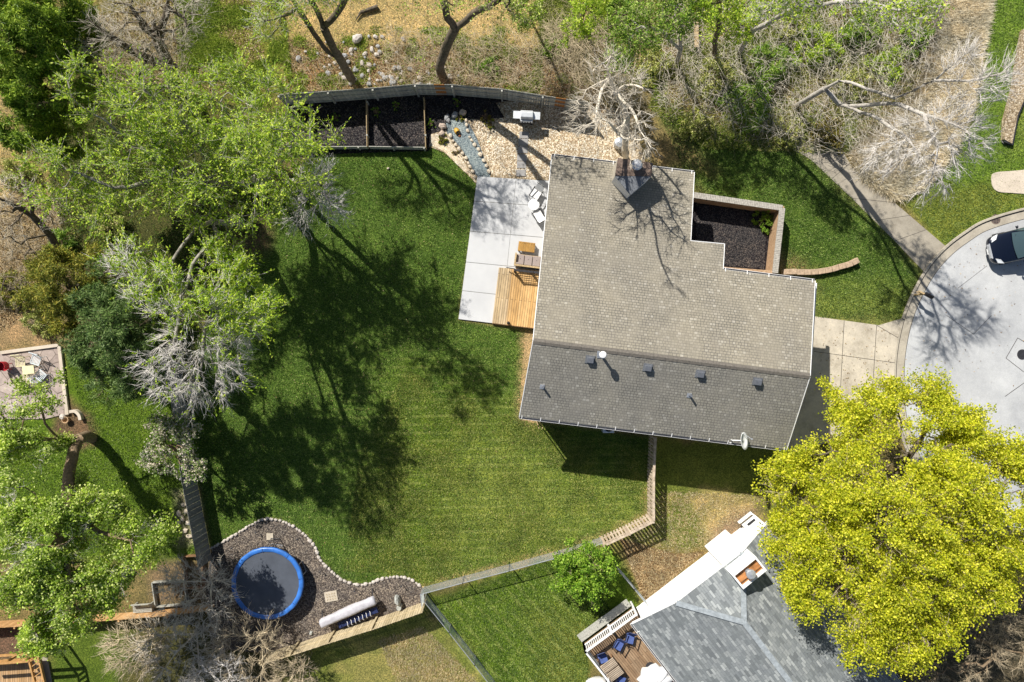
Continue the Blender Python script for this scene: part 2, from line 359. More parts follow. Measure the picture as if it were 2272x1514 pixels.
def zone_colour(x, y):
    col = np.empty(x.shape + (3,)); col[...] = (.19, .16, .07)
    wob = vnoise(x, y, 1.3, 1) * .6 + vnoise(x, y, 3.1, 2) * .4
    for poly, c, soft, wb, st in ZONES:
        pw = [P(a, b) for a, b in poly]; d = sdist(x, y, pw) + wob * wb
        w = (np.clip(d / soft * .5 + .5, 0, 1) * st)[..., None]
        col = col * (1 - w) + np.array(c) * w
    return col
def build_ground():
    xs = np.concatenate([[-600, -300, -150, -80], np.arange(-44, 44.01, .2), [80, 150, 300, 600]])
    ys = np.concatenate([[-600, -300, -150, -60], np.arange(-32, 32.01, .2), [60, 150, 300, 600]])
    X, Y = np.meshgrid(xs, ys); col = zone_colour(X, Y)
    # dry thatch beside the lawn-side of the fences
    edge = [P(945, 1302), P(1100, 1262), P(1240, 1222), P(1330, 1195), P(1430, 1150), P(1437, 1080)]
    d = np.full(X.shape, 9.)
    for a, b in zip(edge[:-1], edge[1:]):
        e = b - a; t = np.clip(((X - a.x) * e.x + (Y - a.y) * e.y) / e.length_squared, 0, 1); d = np.minimum(d, np.hypot(X - a.x - t * e.x, Y - a.y - t * e.y))
    w = np.clip((.42 + .2 * vnoise(X, Y, 2.5, 5) - d) / .3, 0, 1)[..., None] * .85; col = col * (1 - w) + np.array((.44, .33, .16)) * w
    mow = np.zeros(X.shape + (4,)); mow[..., 3] = 1
    mow[..., 0] = np.clip(sdist(X, Y, [P(a, b) for a, b in LAWN]) / 2 + .3, 0, 1) * np.clip((-Y + 2) / 6, .0, 1) * np.clip((X + 14) / 8, 0, 1)
    mow[..., 1] = np.clip(sdist(X, Y, PL([(950, 1330), (1240, 1230), (1330, 1300), (1300, 1440), (1320, 1700), (1110, 1700)])) + .2, 0, 1)
    Z = vnoise(X, Y, .5, 9) * .03 * 0
    v = np.stack([X, Y, Z], -1).reshape(-1, 3); nx = len(xs); ny = len(ys)
    I = (np.arange(ny - 1)[:, None] * nx + np.arange(nx - 1)[None]).ravel()
    q = np.stack([I, I + 1, I + nx + 1, I + nx], -1)
    o = raw_mesh('ground', v, f4=q)
    for nm, arr in (('col', np.concatenate([col, np.ones(X.shape + (1,))], -1)), ('mow', mow)):
        at = o.data.color_attributes.new(nm, 'FLOAT_COLOR', 'POINT'); at.data.foreach_set('color', arr.astype(np.float32).ravel())
    m = N('ground cover'); a = m.n('Attribute', attribute_name='col'); w = m.n('Attribute', attribute_name='mow')
    sp = m.n('SeparateColor'); m.l(w.outputs['Color'], sp.inputs[0])
    c = m.mix(.75, a.outputs['Color'], m.ramp(m.noise(1.0, 5, .65), [(.32, (.62, .68, .62)), (.5, (1, 1, 1)), (.68, (1.45, 1.32, 1.3))]), 'MULTIPLY')
    c = m.mix(.7, c, m.ramp(m.noise(5.5, 4, .7), [(.33, (.55, .60, .6)), (.67, (1.42, 1.35, 1.3))]), 'MULTIPLY')
    c = m.mix(.85, c, m.ramp(m.noise(24, 3, .75), [(.36, (.25, .28, .28)), (.64, (1.85, 1.78, 1.7))]), 'MULTIPLY')
    c = m.mix(.7, c, m.ramp(m.noise(11, 3, .8), [(.36, (.45, .5, .5)), (.64, (1.6, 1.5, 1.4))]), 'MULTIPLY')
    for ch, rot, sc in ((0, R(-1), 12.3), (1, R(48), 9.5)):
        v = m.pos(rot); sx = m.n('SeparateXYZ'); m.l(v, sx.inputs[0])
        s = m.math('SINE', m.math('ADD', m.math('MULTIPLY', sx.outputs[1], sc), m.math('MULTIPLY', m.noise(.8, 2), 2.0)))
        f = m.math('MULTIPLY', m.math('MULTIPLY', m.math('GREATER_THAN', s, .55), sp.outputs[ch]), m.ramp(m.noise(1.4, 4), [(.4, (0, 0, 0)), (.62, (.5, .5, .5))]))
        c = m.mix(f, c, (.40, .42, .12))
    m.color(c).rough(.9, 0, .1)
    m.bump(m.noise(22, 4, .75), .09, .9)
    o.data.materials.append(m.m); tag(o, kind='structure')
build_ground()

def sheet(name, pts, z, mat, kind='structure', t=.03, parent=None, label=None, cat=None):
    mb = MB(); mb.prism([P(a, b, z) for a, b in pts], z - t, z); o = mb.build(name, mat, parent)
    return tag(o, label, cat, None, kind)
def smooth_line(pts, k=6):
    out = []
    for i in range(len(pts) - 1):
        p0 = pts[max(i - 1, 0)]; p1 = pts[i]; p2 = pts[i + 1]; p3 = pts[min(i + 2, len(pts) - 1)]
        for j in range(k):
            t = j / k; out.append(tuple(.5 * (2 * p1[a] + (p2[a] - p0[a]) * t + (2 * p0[a] - 5 * p1[a] + 4 * p2[a] - p3[a]) * t * t + (3 * p1[a] - p0[a] - 3 * p2[a] + p3[a]) * t ** 3) for a in range(len(p1))))
    return out + [tuple(pts[-1])]
def offset_line(pts, d):
    out = []
    for i, p in enumerate(pts):
        a = pts[max(i - 1, 0)]; b = pts[min(i + 1, len(pts) - 1)]; t = Vector((b[0] - a[0], b[1] - a[1])).normalized(); out.append((p[0] - t.y * d, p[1] + t.x * d))
    return out
# road: cul-de-sac bulb; gutter pan and raised kerb follow its edge
ARC = smooth_line([(2420, 452), (2340, 455), (2272, 464), (2185, 490), (2140, 516), (2097, 549), (2060, 590), (2030, 640), (2008, 690), (1993, 745), (1985, 800), (1984, 860), (1990, 930), (2020, 1020), (2075, 1100), (2160, 1165), (2272, 1200), (2420, 1215)])
arcw = [P(*p) for p in ARC]
gut_in = offset_line(arcw, .62); kb_out = offset_line(arcw, -.02)
road = MB(); rp = [(p[0], p[1]) for p in gut_in]; road.prism(rp + [(60, -20), (60, 9)], -.02, .030)
tag(road.build('road', M['road']), kind='structure')
gt = MB(); gt.prism([(p[0], p[1]) for p in arcw] + [(p[0], p[1]) for p in gut_in[::-1]], -.02, .034)
tag(gt.build('gutter_pan', M['kerb']), kind='structure')
def ribbon(mb, pts, w, z0, z1):
    a = offset_line(pts, w / 2); b = offset_line(pts, -w / 2)
    for i in range(len(pts) - 1): mb.prism([a[i], a[i + 1], b[i + 1], b[i]], z0, z1)
    return mb
kerb_n = [i for i, p in enumerate(ARC) if p[1] <= 712]; kerb_s = [i for i, p in enumerate(ARC) if p[1] > 905]
for idx in (kerb_n, kerb_s):
    k = MB(); ribbon(k, [tuple(arcw[i][:2]) for i in idx], .15, 0, .13); tag(k.build('kerb', M['kerb'], bevel=.02), kind='structure')
j = MB(); ribbon(j, offset_line(arcw, .61), .03, 0, .036); ribbon(j, offset_line(arcw, .12), .035, 0, .038)
tag(j.build('kerb_joints', M['joint']), kind='structure')
sheet('driveway', [(1790, 700), (1950, 722), (2004, 706), (1992, 750), (1985, 800), (1984, 860), (1988, 905), (1880, 960), (1770, 1010), (1740, 990)], .024, M['drive'])
sheet('front_path', [(1760, 330), (1800, 355), (1890, 440), (1985, 535), (2049, 602), (2100, 548), (2055, 510), (1985, 450), (1885, 362), (1850, 300), (1790, 270)], .022, M['path'])
jj = MB()
for a, b in (((1806, 780), (1990, 806)), ((1945, 722), (1935, 880)), ((1873, 712), (1865, 860)), ((1935, 878), (1985, 862)), ((1945, 722), (2010, 760))): jj.bar(P(*a, .0245), P(*b, .0245), .028, .01)
for a, b in (((1890, 440), (1985, 450)), ((1940, 490), (2020, 478)), ((1985, 535), (2055, 510)), ((1845, 398), (1885, 362))): jj.bar(P(*a, .0225), P(*b, .0225), .02, .01)
tag(jj.build('paving_joints', M['joint']), kind='structure')
tj = MB()
for a, b in (((2232, 795), (2258, 750)), ((2232, 795), (2272, 826)), ((2258, 750), (2290, 770)), ((2100, 700), (2160, 742)), ((2125, 640), (2190, 590)), ((2160, 742), (2200, 700)), ((2230, 880), (2272, 850))):
    tj.bar(P(*a, .031), P(*b, .031), .022 if a[0] < 2220 else .035, .008)
tag(tj.build('road_seams', M['tar']), kind='structure')
sheet('concrete_pad', smooth_line([(2200, 395), (2206, 384), (2240, 380), (2330, 378), (2330, 428), (2240, 428), (2212, 424), (2202, 412), (2200, 395)], 4)[:-1], .05, M['pad'], t=.06)

# patio slabs with tooled joints
PAT = [(1059, 392), (1222, 401), (1210, 600), (1097, 720), (1017, 709)]
pt = MB()
PA, PB, PC, PD = P(1059, 392), P(1225, 402), P(1200, 731), P(1017, 709)
def pq(u, v): a = PA.lerp(PB, u); b = PD.lerp(PC, u); return a.lerp(b, v)
us = [0, .52, 1.0]; vs_ = [0, .175, .385, .60, .80, 1.0]
for i in range(2):
    for k in range(5):
        g = .0022
        q = [pq(us[i] + g, vs_[k] + g), pq(us[i + 1] - g, vs_[k] + g), pq(us[i + 1] - g, vs_[k + 1] - g), pq(us[i] + g, vs_[k + 1] - g)]
        pt.prism([(p.x, p.y) for p in q], 0, .10)
tag(pt.build('patio', M['concrete'], bevel=.006), kind='structure')
pj = MB(); pj.prism([(p.x, p.y) for p in (pq(.003, .003), pq(.997, .003), pq(.997, .997), pq(.003, .997))], 0, .088); tag(pj.build('patio_joints', pmat('patio joint', (.25, .25, .24))), kind='structure')

# ------------------------------------------------------------------ mulch and gravel beds
def granular(name, ramp, sc, bump=.03, big=.5):
    m = N(name); v = m.vor(sc); s = m.n('SeparateColor'); m.l(v, s.inputs[0])
    c = m.ramp(s.outputs[0], ramp); c = m.mix(big, c, m.ramp(m.noise(1.3, 4), [(.35, (.7, .7, .72)), (.65, (1.25, 1.22, 1.2))]), 'MULTIPLY')
    d = m.vor(sc, out='Distance'); c = m.mix(.7, c, m.ramp(d, [(.2, (1.1, 1.1, 1.1)), (.75, (.35, .35, .35))]), 'MULTIPLY')
    m.color(c).rough(.95, 0, .1).bump(d, -bump, .9); return m.m
M['mulch'] = granular('dark mulch', [(0, (.012, .011, .014)), (.6, (.026, .023, .026)), (.9, (.05, .043, .045)), (1, (.12, .10, .09))], 14)
M['rubber'] = granular('brown mulch', [(0, (.075, .060, .048)), (.5, (.135, .110, .090)), (.9, (.195, .165, .138)), (1, (.30, .25, .20))], 15)
M['gravel'] = granular('tan river gravel', [(0, (.24, .18, .10)), (.4, (.40, .31, .20)), (.75, (.54, .44, .30)), (1, (.68, .60, .46))], 12)
M['bluegravel'] = granular('blue grey pebbles', [(0, (.10, .13, .15)), (.5, (.17, .21, .23)), (.85, (.26, .31, .32)), (1, (.42, .46, .45))], 14)
sheet('trampoline_bed', BEDEDGE + [(948, 1340), (850, 1385), (620, 1452), (470, 1440), (455, 1300)], .03, M['rubber'])
sheet('garden_bed', [(640, 205), (900, 195), (1130, 205), (1300, 235), (1300, 270), (1110, 268), (1060, 300), (980, 290), (950, 335), (640, 345)], .028, M['mulch'])
sheet('gravel_bed', [(1035, 265), (1120, 262), (1100, 228), (1180, 215), (1400, 245), (1440, 390), (1230, 400), (1222, 401), (1060, 393), (1056, 408), (1020, 368), (985, 338), (952, 326), (955, 298), (985, 290)], .034, M['gravel'])
sheet('pebble_stream', smooth_line([(992, 262), (1020, 258), (1040, 275), (1060, 312), (1072, 345), (1088, 392), (1060, 392), (1046, 372), (1030, 340), (1008, 312), (990, 292), (992, 262)], 4)[:-1], .040, M['bluegravel'])
sheet('courtyard_bed', [(1530, 440), (1712, 462), (1704, 604), (1600, 596), (1600, 560), (1530, 560)], .028, M['mulch'])

# ------------------------------------------------------------------ scatter: blades, leaves, pebbles that nobody could count
def pts_in(polys, n, rg, dens=None):
    """n random ground points inside pixel polygons"""
    out = []
    for poly in polys:
        pw = [P(a, b) for a, b in poly]; x0 = min(p.x for p in pw); x1 = max(p.x for p in pw); y0 = min(p.y for p in pw); y1 = max(p.y for p in pw)
        k = int(n / len(polys)); got = 0; tries = 0
        while got < k and tries < 12:
            x = rg.uniform(x0, x1, k * 2); y = rg.uniform(y0, y1, k * 2); m = sdist(x, y, pw) > 0
            if dens is not None: m &= rg.random(len(x)) < dens(x, y)
            q = np.stack([x[m], y[m]], -1)[:k - got]; out.append(q); got += len(q); tries += 1
    return np.concatenate(out)
def blades(name, polys, n, ln, w, mat, seed, tilt=.8, dens=None, z=0.0, stuff=True, clump=0, label=None, tmin=.15):
    rg = np.random.default_rng(seed); p = pts_in(polys, n if not clump else n // clump, rg, dens)
    if clump:
        p = np.repeat(p, clump, 0); p = p + rg.normal(0, .05, p.shape)
    k = len(p); L = rg.uniform(ln[0], ln[1], k); a = rg.uniform(0, 2 * np.pi, k); tl = rg.uniform(tmin, 1, k) * tilt
    d = np.stack([np.cos(a) * np.sin(tl), np.sin(a) * np.sin(tl), np.cos(tl)], -1); s = np.stack([-np.sin(a), np.cos(a), np.zeros(k)], -1) * (rg.uniform(.5, 1, k) * w / 2)[:, None]
    b = np.concatenate([p, np.full((k, 1), z)], 1); tip = b + d * L[:, None]
    v = np.stack([b - s, b + s, tip], 1).reshape(-1, 3); f = np.arange(3 * k).reshape(-1, 3)
    o = raw_mesh(name, v, f3=f, mat=mat); return tag(o, kind='stuff', label=label)
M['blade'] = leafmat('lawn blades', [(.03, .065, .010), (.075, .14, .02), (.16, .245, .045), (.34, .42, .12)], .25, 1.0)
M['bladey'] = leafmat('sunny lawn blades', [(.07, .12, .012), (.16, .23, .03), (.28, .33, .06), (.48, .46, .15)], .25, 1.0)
M['strawblade'] = leafmat('dry grass blades', [(.30, .22, .10), (.44, .34, .17), (.55, .45, .26), (.66, .58, .38)], .2, .8)
M['weed'] = leafmat('weed leaves', [(.11, .19, .02), (.21, .31, .03), (.34, .45, .05), (.54, .60, .14)], .35, .8)
M['litterleaf'] = leafmat('fallen leaves', [(.12, .07, .035), (.24, .15, .07), (.38, .26, .13), (.55, .43, .26)], .1, 1.2)
blades('lawn_grass', [LAWN], 170000, (.05, .11), .05, M['blade'], 3, 1.1)
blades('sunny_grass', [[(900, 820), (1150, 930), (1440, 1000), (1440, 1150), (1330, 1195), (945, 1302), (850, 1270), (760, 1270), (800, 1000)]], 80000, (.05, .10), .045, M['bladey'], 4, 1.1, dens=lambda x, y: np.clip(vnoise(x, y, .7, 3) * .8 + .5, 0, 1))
blades('side_grass', [[(1460, 250), (1780, 330), (1985, 530), (2040, 610), (2000, 712), (1810, 705), (1810, 600), (1740, 600), (1740, 455), (1540, 430)], [(2170, -60), (2330, -60), (2330, 440), (2272, 462), (2180, 488), (2097, 545), (2000, 440)], [(950, 1335), (1240, 1235), (1400, 1390), (1300, 1440), (1320, 1560), (1130, 1560)], [(140, 780), (300, 760), (420, 900), (460, 1235), (0, 1250), (0, 1000), (200, 960)]], 150000, (.05, .11), .05, M['blade'], 5, 1.1)
blades('dry_grass', [[(560, -60), (1180, -60), (1200, 110), (640, 120)], [(-60, 140), (40, 180), (130, 560), (0, 700), (-60, 680)], [(840, 1420), (940, 1390), (1060, 1514), (900, 1560)], [(1470, 1090), (1700, 1100), (1570, 1200), (1440, 1330), (1380, 1210)]], 60000, (.06, .16), .03, M['strawblade'], 6, 1.2, clump=3)
# ------------------------------------------------------------------ main house
ZR, PN, PS = 6.0, .27, .40
RL = P(1183, 757, ZR); RR = P(1797, 835, ZR)
rd = Vector((RR.x - RL.x, RR.y - RL.y)).normalized(); rn = Vector((-rd.y, rd.x))   # along ridge, towards the back slope
def onroof(px, py, south=False):
    p = -PS if south else PN       # z = ZR - |p| * distance
    k = ((px - CX) * rn.x - (py - CY) * rn.y) / F; q = RL.x * rn.x + RL.y * rn.y; pn = p
    c = (H - ZR - pn * q) / (1 - pn * k); s = c / F
    return Vector(((px - CX) * s, -(py - CY) * s, H - c))
def roofz(x, y):
    d = (x - RL.x) * rn.x + (y - RL.y) * rn.y
    return ZR - (PN * d if d > 0 else -PS * d)
house = thing('house', 'large house with a broad weathered brown shingle roof at the centre right', 'house', (RL.x + 6, RL.y, 0))
NO = [onroof(*p) for p in ((1225, 345), (1540, 383), (1532, 535), (1607, 542), (1604, 598), (1808, 624))]
SO = [onroof(1153, 925, True), onroof(1745, 997, True)]
roof = MB(); roof.slab([RL, NO[0], NO[1], NO[2], NO[3], NO[4], NO[5], RR], .18); rf = roof.build('roof', M['roof_n'], house); rf['label'] = 'broad tan back slope of the roof'
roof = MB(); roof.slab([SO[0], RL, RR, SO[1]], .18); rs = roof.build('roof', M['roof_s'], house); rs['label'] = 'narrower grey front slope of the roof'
rc = MB()
nn = 46
for i in range(nn):                                  # ridge cap shingles, each lapping the next
    a = RL.lerp(RR, i / nn); b = RL.lerp(RR, (i + 1) / nn); z = .022 + .012 * (i % 2)
    for sgn, sl in ((1, PN), (-1, PS)):
        o = Vector((rn.x, rn.y, 0)) * sgn * .15 + Vector((0, 0, -sl * .15)); up = Vector((0, 0, z))
        rc.slab([a + up, b + up, b + o + up, a + o + up] if sgn < 0 else [a + up, a + o + up, b + o + up, b + up], .02)
M['ridge'] = pmat('ridge cap shingles', (.15, .135, .115), sc=9, amt=.25, rough=.9)
rc.build('ridge_cap', M['ridge'], rf)
def inset(pts, d):
    n = len(pts); out = []
    ar = sum(pts[i][0] * pts[(i + 1) % n][1] - pts[(i + 1) % n][0] * pts[i][1] for i in range(n)); s = 1 if ar > 0 else -1
    for i in range(n):
        p = Vector(pts[i][:2]); a = Vector(pts[i - 1][:2]); b = Vector(pts[(i + 1) % n][:2])
        d1 = (p - a).normalized(); d2 = (b - p).normalized(); n1 = Vector((-d1.y, d1.x)) * s; n2 = Vector((-d2.y, d2.x)) * s
        m = n1 + n2; k = 2 / m.length_squared if m.length > .3 else 1; out.append(p + m * d * k)
    return out
foot = [SO[0], RL, NO[0], NO[1], NO[2], NO[3], NO[4], NO[5], RR, SO[1]]
fin = inset(foot, .42)
wl = MB(); vs = [(p.x, p.y, 0) for p in fin] + [(p.x, p.y, roofz(p.x, p.y) - .24) for p in fin]; n = len(fin)
wl.add(vs, [(i, (i + 1) % n, n + (i + 1) % n, n + i) for i in range(n)])
wl.build('wall', M['stucco'], house)
def wallbox(p, q, t, z0, z1, w, name, mat, parent, out=.05):
    """a panel on wall p->q at fraction t"""
    p = Vector(p[:2]); q = Vector(q[:2]); c = p.lerp(q, t); d = (q - p).normalized(); nrm = Vector((d.y, -d.x))
    mb = MB(); mb.box((c.x + nrm.x * out / 2, c.y + nrm.y * out / 2, (z0 + z1) / 2), (w, abs(out) + .02, z1 - z0), math.atan2(d.y, d.x)); return mb.build(name, mat, parent)
M['glass'] = (lambda m: (m.color((.03, .04, .05)).rough(.08, 0, .6), m.m)[1])(N('window glass'))
for seg, t, z0, z1, w in (((2, 1), .62, .25, 2.3, 1.8), ((2, 1), .25, 1.0, 2.2, 1.4), ((0, 9), .18, 1.0, 2.2, 1.2), ((0, 9), .45, 1.0, 2.2, 1.6), ((0, 9), .75, 1.0, 2.2, 1.2), ((3, 2), .3, .9, 2.0, 1.3)):
    o = -.06 if seg in ((2, 1),) else .06
    w1 = wallbox(fin[seg[0]], fin[seg[1]], t, z0, z1, w, 'window', M['white'], house, o)
    w2 = wallbox(fin[seg[0]], fin[seg[1]], t, z0 + .08, z1 - .08, w - .16, 'pane', M['glass'], w1, o * 1.5)
gd = wallbox(fin[7], fin[9], .28, .1, 2.3, 4.8, 'garage_door', M['white'], house, -.06)
wallbox(fin[7], fin[9], .28, .3, 2.2, 4.6, 'panels', pmat('grey door panels', (.55, .55, .55), amt=.05), gd, -.09)
# gutters, brackets and rake trim
def gutter(a, b, side, parent=house, step=1.05, mat='white'):
    g = MB(); d = (b - a).normalized(); o = Vector((side.x, side.y, 0)) * .065
    g.bar(a + o * 1.0 + Vector((0, 0, -.11)), b + o * 1.0 + Vector((0, 0, -.11)), .11, .10)
    go = g.build('gutter', M[mat], parent); n = int((b - a).length / step)
    g2 = MB(); g2.bar(a + o + Vector((0, 0, -.052)), b + o + Vector((0, 0, -.052)), .065, .012); g2.build('trough', M['darkmetal'], go)
    for i in range(n + 1):
        p = a.lerp(b, (i + .12) / (n + .24)); k = MB(); k.bar(p - o * 1.6 + Vector((0, 0, .035)), p + o * 1.7 + Vector((0, 0, -.03)), .035, .02); k.build('bracket', M['white'], go)
nv = Vector((rn.x, rn.y, 0))
gutter(SO[0], SO[1], -nv); gutter(NO[0], NO[1], nv); gutter(NO[4], NO[5], nv)
ev = Vector((rd.x, rd.y, 0))
for a, b, s in ((SO[0], RL, -1), (RL, NO[0], -1), (NO[1], NO[2], 1), (NO[3], NO[4], 1), (NO[5], RR, 1), (RR, SO[1], 1)):
    tr = MB(); o = ev * s * .018; tr.bar(a + o + Vector((0, 0, -.085)), b + o + Vector((0, 0, -.085)), .035, .19); tr.build('rake_trim', M['white'], house)
tr = MB(); tr.bar(NO[2] + nv * .02 + Vector((0, 0, -.085)), NO[3] + nv * .02 + Vector((0, 0, -.085)), .035, .19); tr.build('rake_trim', M['white'], house)
t2 = MB(); a = P(1815, 627, 3.6); b = P(1808, 702, 3.6)
t2.prism([P(1808.5, 626, 4.3)[:2], P(1816, 628, 4.3)[:2], P(1806, 788, 4.3)[:2], P(1800, 788, 4.3)[:2]], 4.02, 4.12); t2.build('garage_canopy', M['white'], house)
dn = MB(); q = P(1190, 932, 0)
for dx in (0, .2): dn.tube((q.x + dx, q.y - .0, .0), (q.x + dx, q.y, 3.9), .035)
dn.build('downpipe', M['tanwood'], house)

# chimney chase with rusty cap, round flue and a dark cricket at its uphill side
ch = thing('chimney', 'chimney with rusty metal cap, silver flue and dark pointed cricket on the brown roof', 'chimney', P(1405, 372, 4.9))
ZC = 4.9
c4 = [P(1372, 352, ZC), P(1448, 363, ZC), P(1444, 390, ZC), P(1366, 389, ZC)]
b = MB(); b.prism([p[:2] for p in c4], 2.0, ZC - .03); b.build('chase', M['stucco'], ch)
b = MB(); b.prism([p[:2] for p in inset(c4, -.03)], ZC - .06, ZC); b.build('metal_cap', M['rust'], ch)
tip = P(1398, 432, 4.75)
b = MB(); b.prism([p[:2] for p in (c4[3] + Vector((-.02, -.035, 0)), c4[2] + Vector((.02, -.035, 0)), tip)], 2.6, ZC - .12); b.build('cricket_wall', M['white'], ch)
b = MB(); b.slab([Vector((c4[3].x - .04, c4[3].y - .04, ZC - .02)), Vector((c4[2].x + .04, c4[2].y - .04, ZC - .02)), Vector((tip.x, tip.y - .05, ZC - .06))], .05); b.build('cricket_roof', M['slate'], ch)
fl = P(1411, 369, ZC); b = MB(); b.lathe(fl, [(.12, 0), (.12, .22), (.14, .22), (.30, .26), (.30, .34), (.24, .39), (.04, .42)], 20); b.build('flue', M['metal'], ch, smooth=False)

# roof vents and pipes
def local_up(px, py, south=True): return onroof(px, py, south)
sz = 'square roof vents'
vent0 = None
for px, py, lb in ((1309, 798, 'small dark square roof vent left of the tall white mushroom vent'), (1437, 816, 'second small dark square roof vent, right of the tall white mushroom vent'), (1553, 830, 'third small dark square roof vent, above the right soil pipe'), (1680, 847, 'rightmost small dark square roof vent near the roof end')):
    p = local_up(px, py) 
    v = thing('roof_vent', lb, 'roof vent', p, HA, sz)
    m = MB(); m.box((0, 0, .02), (.50, .46, .03), rx=math.atan(PS)); m.build('flashing', M['slate'], v, world=False)
    m = MB(); m.box((0, -.02, .13), (.36, .30, .20), rx=math.atan(PS) * .8); m.build('hood', M['greyvent'] if 'greyvent' in M else M.setdefault('greyvent', pmat('grey vent hood', (.13, .14, .16), amt=.15, rough=.5)), v, world=False, bevel=.015)
p = local_up(1333, 787); v = thing('mushroom_vent', 'tall white round-capped vent pipe just below the ridge', 'vent pipe', p)
m = MB(); m.tube((0, 0, -.1), (0, 0, .85), .075, n=12); m.build('pipe', M['metal'], v, world=False)
m = MB(); m.lathe((0, 0, .80), [(.10, 0), (.19, .02), (.19, .12), (.15, .17), (.03, .20)], 18); m.build('cap', M['white'], v, world=False)
m = MB(); m.box((0, 0, .02), (.4, .4, .02), rx=math.atan(PS)); m.build('flashing', M['metal'], v, world=False)
for px, py, lb in ((1204, 859, 'short soil pipe on the left end of the dark roof slope'), (1530, 878, 'short soil pipe in the right half of the dark roof slope')):
    p = local_up(px, py); v = thing('soil_pipe', lb, 'vent pipe', p, HA, 'soil pipes on the roof')
    m = MB(); m.box((-.03, .01, .02), (.24, .26, .03), rx=math.atan(PS)); m.build('flashing', M['metal'], v, world=False)
    m = MB(); m.tube((0, 0, -.05), (0, 0, .42), .06, n=10); m.build('pipe', M['greyvent'], v, world=False)
# satellite dish
p = P(1620, 975, 4.25); v = thing('satellite_dish', 'white oval satellite dish on the lower gutter of the big roof', 'satellite dish', p)
M['dish'] = pmat('dish white', (.80, .81, .80), amt=.04, rough=.4)
m = MB(); m.box((0, 0, .05), (.10, .42, .05)); m.tube((0, 0, .05), (0, 0, .40), .025); m.tube((0, 0, .36), (.38, .02, .62), .025); m.build('mast', M['dish'], v, world=False)
m = MB(); nrm = Vector((.70, .12, .72)).normalized(); x = nrm.cross(Vector((0, 1, 0))).normalized(); y = nrm.cross(x); vs = []; fs = []; K = 22
cc = Vector((.46, 0, .66)); rings = (0, .18, .34, .46)
for r in rings:
    for i in range(K):
        t = 2 * math.pi * i / K; vs.append(cc + x * r * .88 * math.cos(t) + y * r * 1.05 * math.sin(t) + nrm * (r * r * .55))
for k in range(3):
    for i in range(K): fs.append((k * K + i, k * K + (i + 1) % K, (k + 1) * K + (i + 1) % K, (k + 1) * K + i))
m.add(vs, fs); ds = m.build('dish', M['dish'], v, world=False, smooth=True); so = ds.modifiers.new('s', 'SOLIDIFY'); so.thickness = .015
m = MB(); m.tube(cc + y * -.45, cc + nrm * .55 + y * -.1, .012); m.box(cc + nrm * .55 + y * -.1, (.07, .07, .1)); m.build('feed_arm', M['metal'], v, world=False)

# ------------------------------------------------------------------ neighbour's house (lower right)
ZE = 2.8
LC = P(1403, 1385, ZE); RC = P(1717, 1145, ZE); u = (RC - LC); W2 = u.length; u.normalize(); vv = Vector((u.y, -u.x, 0))
def Q(a, b, z=0): return Vector((LC.x + u.x * a + vv.x * b, LC.y + u.y * a + vv.y * b, z))
SL = .44; ZR2 = ZE + SL * W2 / 2; aj = 2.8; zj = ZE + SL * aj; LEN = 15.5; bh = 2.6
h2 = thing('neighbour_house', 'white house with a blue-grey shingle roof at the lower right', 'house', Q(W2 / 2, 6, 0))
r2 = MB(); T = .16; ap = Q(W2 / 2, bh, ZR2); bk = Q(W2 / 2, LEN - bh, ZR2)
r2.slab([Q(0, 0, ZE), Q(aj, 0, zj), ap, bk, Q(0, LEN, ZE)], T)
r2.slab([Q(W2, 0, ZE), Q(W2, LEN, ZE), bk, ap, Q(W2 - aj, 0, zj)], T)
r2.slab([Q(aj, 0, zj), Q(W2 - aj, 0, zj), ap], T)
r2.slab([Q(0, LEN, ZE), bk, Q(W2, LEN, ZE)], T)
rf2 = r2.build('roof', M['roof_g'], h2)
cp = MB(); rgc = random.Random(4)
def caps(a, b, parent):
    n = int((b - a).length / .26); d = (b - a).normalized()
    for i in range(n):
        p = a.lerp(b, i / n); q2 = a.lerp(b, (i + 1.25) / n) if i < n - 1 else b
        cp.bar(p + Vector((0, 0, .03)), q2 + Vector((0, 0, .045)), .30, .025)
caps(Q(aj, 0, zj), ap, rf2); caps(Q(W2 - aj, 0, zj), ap, rf2); caps(ap, bk, rf2)
M['capg'] = pmat('grey cap shingles', (.27, .30, .32), sc=5, amt=.25, rough=.9)
cp.build('ridge_cap', M['capg'], rf2)
wl = MB(); ov = .55; ins = .5
base = [Q(ins, ov), Q(W2 - ins, ov), Q(W2 - ins, LEN - ov), Q(ins, LEN - ov)]
def z2(a, b): return min(ZE + SL * min(a, W2 - a), zj + (ZR2 - zj) * b / bh) - .2
n = 13; front = [(ins + (W2 - 2 * ins) * i / n, ov) for i in range(n + 1)]
vs = [Q(a, b, 0) for a, b in front] + [Q(a, b, z2(a, b)) for a, b in front]; wl.add(vs, [(i, i + 1, n + 2 + i, n + 1 + i) for i in range(n)])
for a, b in ((0, 3), (3, 2), (2, 1)): wl.add([base[a], base[b], base[b] + Vector((0, 0, ZE - .1)), base[a] + Vector((0, 0, ZE - .1))], [(0, 1, 2, 3)])
wl.build('wall', M['siding'], h2)
tr = MB()
for a, b in ((Q(0, 0, ZE), Q(aj, 0, zj)), (Q(aj, 0, zj), Q(W2 - aj, 0, zj)), (Q(W2 - aj, 0, zj), Q(W2, 0, ZE))): tr.bar(a - vv * .02 + Vector((0, 0, -.09)), b - vv * .02 + Vector((0, 0, -.09)), .04, .2)
tr.build('fascia', M['white'], h2)
gutter(Q(0, -.02, ZE), Q(0, LEN, ZE), -u, h2, 5); gutter(Q(W2, -.02, ZE), Q(W2, LEN, ZE), u, h2, 5)
